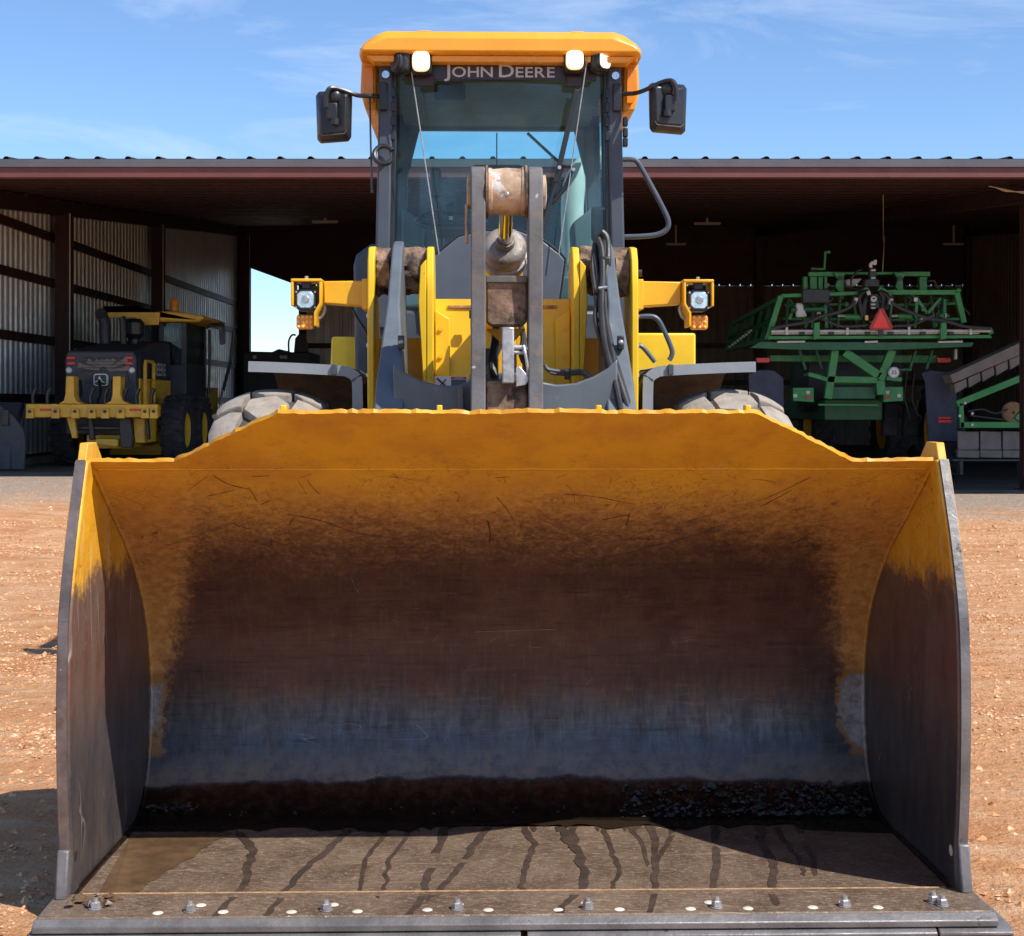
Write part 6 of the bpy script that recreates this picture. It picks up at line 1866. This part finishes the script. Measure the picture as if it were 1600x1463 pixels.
for x in (716, 1005):
    sflat([(x - 30, 172), (x + 30, 172), (x + 12, 205), (x + 16, 255), (x - 6, 262), (x - 24, 240), (x - 10, 205)], 26.95, 0.10, 'deere_green', 'rack_lug')
    c = S(x, 200, 26.93)
    MB().cyl(c, c + Vector((0, 0.02, 0)), 0.045, n=14).build('lug_pin', 'black_plastic', sp)
for a, b in (((1085, 300), (1135, 370)), ((1135, 370), (1200, 295)), ((1085, 300), (1078, 390)), ((1218, 300), (1218, 390)), ((1195, 380), (1240, 380)), ((645, 330), (650, 440)), ((500, 330), (470, 400))):
    sbar(a, b, 0.06, 0.06, 'deere_green', 'brace', 26.95)
for x in (605, 1215):
    sflat([(x - 14, 415), (x + 14, 410), (x + 14, 492), (x - 16, 495)], 26.45, 0.08, 'deere_green', 'rail_hook')
sflat([(535, 250), (668, 252), (664, 320), (538, 318)], 26.60, 0.10, 'black_plastic', 'control_box', bevel=0.015)
sflat([(505, 318), (535, 318), (560, 385), (505, 388)], 26.75, 0.10, 'dim_white', 'rinse_bottle', bevel=0.03)
sflat([(740, 205), (825, 200), (790, 238), (745, 238)], 27.2, 0.3, 'dim_white', 'foam_tank', bevel=0.03)
sflat([(640, 215), (670, 225), (665, 245), (640, 245)], 27.2, 0.3, 'dim_white', 'foam_tank', bevel=0.03)
# valve stack in the middle
vs_ = sflat([(858, 150), (890, 150), (892, 205), (905, 205), (905, 240), (835, 240), (835, 205), (858, 205)], 26.55, 0.15, 'black_plastic', 'valve_stack', bevel=0.01)
sflat([(860, 275), (900, 275), (905, 345), (858, 345)], 26.55, 0.15, 'black_plastic', 'valve_block', vs_, 0.012)
for y in (158, 195, 300, 322, 340):
    sflat([(866, y), (886, y), (886, y + 7), (866, y + 7)], 26.53, 0.015, 'dim_white', 'valve_tag', vs_, 0.002)
c = S(878, 300, 26.52)
MB().lathe([(0.03, 0), (0.052, 0), (0.052, 0.02)], c, 'y', 16).build('valve_ring', 'dim_white', vs_)
MB().tube(spline([S(866, 150, 26.6), S(862, 135, 26.6), S(872, 125, 26.6), S(884, 130, 26.6), S(885, 112, 26.6)], 4), 0.03, 8).build('valve_cap', 'dim_white', vs_)
for pts in ([(850, 265), (820, 270), (805, 300), (815, 340), (825, 390)], [(912, 268), (925, 300), (920, 340), (930, 360)], [(840, 300), (830, 340), (835, 380), (842, 400)], [(905, 265), (940, 280), (950, 310), (935, 350)], [(770, 235), (772, 200), (800, 165), (820, 160)]):
    MB().tube(spline([S(x, y, 26.6) for x, y in pts], 4), 0.045 if pts[0][0] != 770 else 0.02, 8).build('valve_hose', 'black_plastic', vs_)
sflat([(838, 378), (852, 378), (852, 402), (838, 402)], 26.5, 0.05, 'amber_bright', 'valve_plug', vs_, 0.005)
for a in (((795, 295), (785, 320)), ((965, 300), (955, 325)), ((850, 262), (856, 280))):
    MB().cyl(S(*a[0], 26.5), S(*a[1], 26.5), 0.035, n=10).build('hose_coupling', 'dim_white', vs_)
for pts, r in (([(790, 310), (760, 340), (700, 365), (620, 385), (560, 410), (470, 425), (385, 442)], 0.030),
               ([(960, 312), (1000, 340), (1060, 365), (1130, 390), (1220, 405), (1320, 432), (1440, 442)], 0.030),
               ([(630, 395), (700, 425), (760, 432), (850, 425)], 0.022), ([(970, 430), (1060, 425), (1100, 410), (1140, 390), (1170, 375)], 0.022)):
    MB().tube(spline([S(x, y, 26.45) for x, y in pts], 5), r, 8).build('spray_hose', 'implement_grey', sp)
for x in (720, 978):
    MB().cyl(S(x - 16, 380, 26.6), S(x + 16, 380, 26.6), 0.03, n=8).build('ram_rod', 'bare_steel', sp)
MB().cyl(S(735, 385, 26.65), S(820, 388, 26.65), 0.055, n=10).build('lift_ram', 'deere_green', sp)
MB().cyl(S(995, 382, 26.65), S(1060, 384, 26.65), 0.055, n=10).build('lift_ram', 'deere_green', sp)
MB().cyl(S(480, 352, 26.8), S(640, 348, 26.8), 0.05, n=10).build('lift_ram', 'dark_green', sp)
for k in range(13):
    x = 470 + k * 62
    sbar((x, 285), (x + (18 if k % 2 else -14), 440), 0.045, 0.05, 'deere_green' if k % 3 else 'dark_green', 'rack_strut', 27.2)
for k, (x0, y0, x1, y1) in enumerate(((450, 330, 760, 325), (930, 330, 1270, 322), (440, 395, 800, 398), (960, 400, 1290, 396), (470, 300, 560, 430), (1230, 300, 1160, 430), (1010, 255, 1090, 300), (690, 255, 610, 300))):
    sbar((x0, y0), (x1, y1), 0.05, 0.06, 'deere_green', 'rack_strut', 27.25)
rq = random.Random(4)
for k in range(16):
    x, y = rq.uniform(470, 1260), rq.uniform(225, 420)
    pts = [(x, y)]
    for _ in range(3):
        pts.append((pts[-1][0] + rq.uniform(-60, 60), pts[-1][1] + rq.uniform(5, 45)))
    MB().tube(spline([S(a, min(b, 450), 26.98) for a, b in pts], 4), rq.choice((0.014, 0.02, 0.026)), 6).build('spray_hose', rq.choice(('black_plastic', 'rubber_hose', 'implement_grey')), sp)
for k in range(12):
    x, y = rq.uniform(480, 1250), rq.uniform(240, 430)
    w, h = rq.uniform(8, 22), rq.uniform(8, 24)
    sflat([(x, y), (x + w, y), (x + w, y + h), (x, y + h)], 26.9, 0.06, rq.choice(('black_plastic', 'dim_white', 'deere_green', 'bare_steel')), 'bracket')
for x in (520, 600, 1080, 1160):
    sbar((x, 545), (x + (30 if x < 800 else -30), 640), 0.05, 0.05, 'dark_green', 'frame_stay', 27.3)
for x0, x1, y in ((540, 660, 665), (940, 1060, 640), (660, 900, 705)):
    sbar((x0, y), (x1, y), 0.05, 0.05, 'dark_green', 'frame_stay', 27.2)
# slow-vehicle triangle
sm = sflat([(905, 345), (925, 345), (972, 435), (962, 448), (862, 448), (856, 435)], 26.38, 0.02, 'smv_border', 'warning_triangle', bevel=0.004)
sflat([(912, 352), (952, 438), (872, 438)], 26.372, 0.007, 'smv_red', 'triangle_face', sm, 0)
sflat([(900, 440), (925, 440), (925, 480), (900, 480)], 26.42, 0.03, 'black_plastic', 'triangle_mount', sm, 0.004)
# folded boom running forward on the left side, lamps, rods
for a, b, D2 in (((370, 490), (170, 545), 33.0), ((440, 290), (200, 420), 33.0), ((400, 400), (185, 490), 33.0)):
    sbar(a, b, 0.09, 0.09, 'dark_green', 'boom_arm', 26.9, D2)
for k in range(7):
    t = k / 6
    D = 26.9 + 6.1 * t
    p = S(370 - 200 * t, 490 + 55 * t, D); q = S(440 - 240 * min(1, t + 0.08), 290 + 130 * min(1, t + 0.08), D + 0.4)
    MB().bar(p, q, 0.06, 0.06, up=(0, 1, 0)).build('boom_lattice', 'dark_green', sp)
for k in range(9):
    c = S(290 - k * 13, 450 + k * 10, 29.5 + k * 0.3)
    MB().ball(c, 0.035, 0.03, 0.03, 8, 6).build('nozzle', 'dim_white', sp)
MB().tube([S(580, 155, 26.9), S(640, 155, 26.9), S(645, 75, 26.9), S(665, 74, 26.9)], 0.028, 8).build('marker_rod', 'deere_green', sp)
sflat([(578, 148), (612, 148), (612, 160), (578, 160)], 26.85, 0.1, 'implement_grey', 'rod_base')
sflat([(650, 69), (670, 69), (670, 79), (650, 79)], 26.85, 0.05, 'deere_green', 'rod_tip')
MB().tube([S(1140, 213, 27), S(1170, 213, 27), S(1186, 250, 27)], 0.018, 6).build('side_rod', 'implement_grey', sp)
c = S(1285, 258, 26.7)
MB().ball(c, 0.05, 0.04, 0.05, 10, 6).build('rail_knob', 'deere_green', sp)
sflat([(1270, 540), (1280, 540), (1280, 590), (1270, 590)], 27.0, 0.1, 'dim_white', 'marker_post')

# ================================================================== harvester header and conveyor at far right
HD = 26.3
hh = thing('harvest_header', 'green harvester header with slanted grey conveyor belt at the front column', 'header', (S(1450, 0, HD).x, HD, 0.05))
def hflat(pts, D, d, mat, name, bevel=0.01): return flat(pts, D, d, S).build(name, mat, hh, bevel=bevel)
conv = hflat([(1245, 665), (1590, 505), (1800, 410), (1800, 470), (1600, 560), (1260, 705)], HD, 0.5, 'belt_grey', 'conveyor')
for k in range(6):
    x0 = 1265 + k * 66
    y0 = 708 - k * 29
    hflat([(x0, y0), (x0 + 58, y0 - 26), (x0 + 62, y0 + 40 - 26), (x0 + 6, y0 + 48)], HD + 0.08, 0.3, 'belt_grey', 'conveyor_panel')
for a, b, w in (((1275, 805), (1620, 665), 0.12), ((1290, 905), (1620, 905), 0.11), ((1560, 880), (1640, 780), 0.09), ((1295, 800), (1300, 920), 0.08)):
    MB().bar(S(*a, HD - 0.1), S(*b, HD - 0.1), w, 0.10, up=(0, 1, 0)).build('header_frame', 'deere_green', hh, bevel=0.01)
for k in range(3):
    x0 = 1283 + k * 108
    hflat([(x0, 935), (x0 + 100, 938), (x0 + 100, 1025), (x0, 1025)], HD + 0.05, 0.06, 'belt_grey', 'header_panel')
    hflat([(x0, 1026), (x0 + 104, 1028), (x0 + 104, 1064), (x0, 1062)], HD, 0.12, 'belt_grey', 'skid_plate')
hflat([(1255, 1070), (1620, 1070), (1620, 1080), (1255, 1080)], HD - 0.03, 0.25, 'implement_grey', 'ground_bar', 0.005)
for x in (1300, 1590):
    hflat([(x - 8, 1080), (x + 8, 1080), (x + 8, 1145), (x - 8, 1145)], HD - 0.02, 0.2, 'implement_grey', 'support_leg', 0.005)
c = S(1545, 845, HD + 0.4)
MB().lathe([(0.02, -0.05), (0.18, -0.04), (0.20, 0.0), (0.18, 0.04), (0.02, 0.05)], c, 'y', 24).build('drive_shield', 'weld_rust', hh)
for x, y in ((1353, 850), (1292, 862), (1318, 800), (1352, 905)):
    c = S(x, y, HD - 0.18)
    MB().cyl(c, c + Vector((0, 0.02, 0)), 0.025, n=10).build('bolt_head', 'dim_white', hh)
for pts in ([(1330, 840), (1400, 830), (1460, 850), (1520, 830)], [(1340, 860), (1420, 870), (1500, 880)]):
    MB().tube(spline([S(x, y, HD) for x, y in pts], 4), 0.02, 6).build('header_hose', 'rubber_hose', hh)
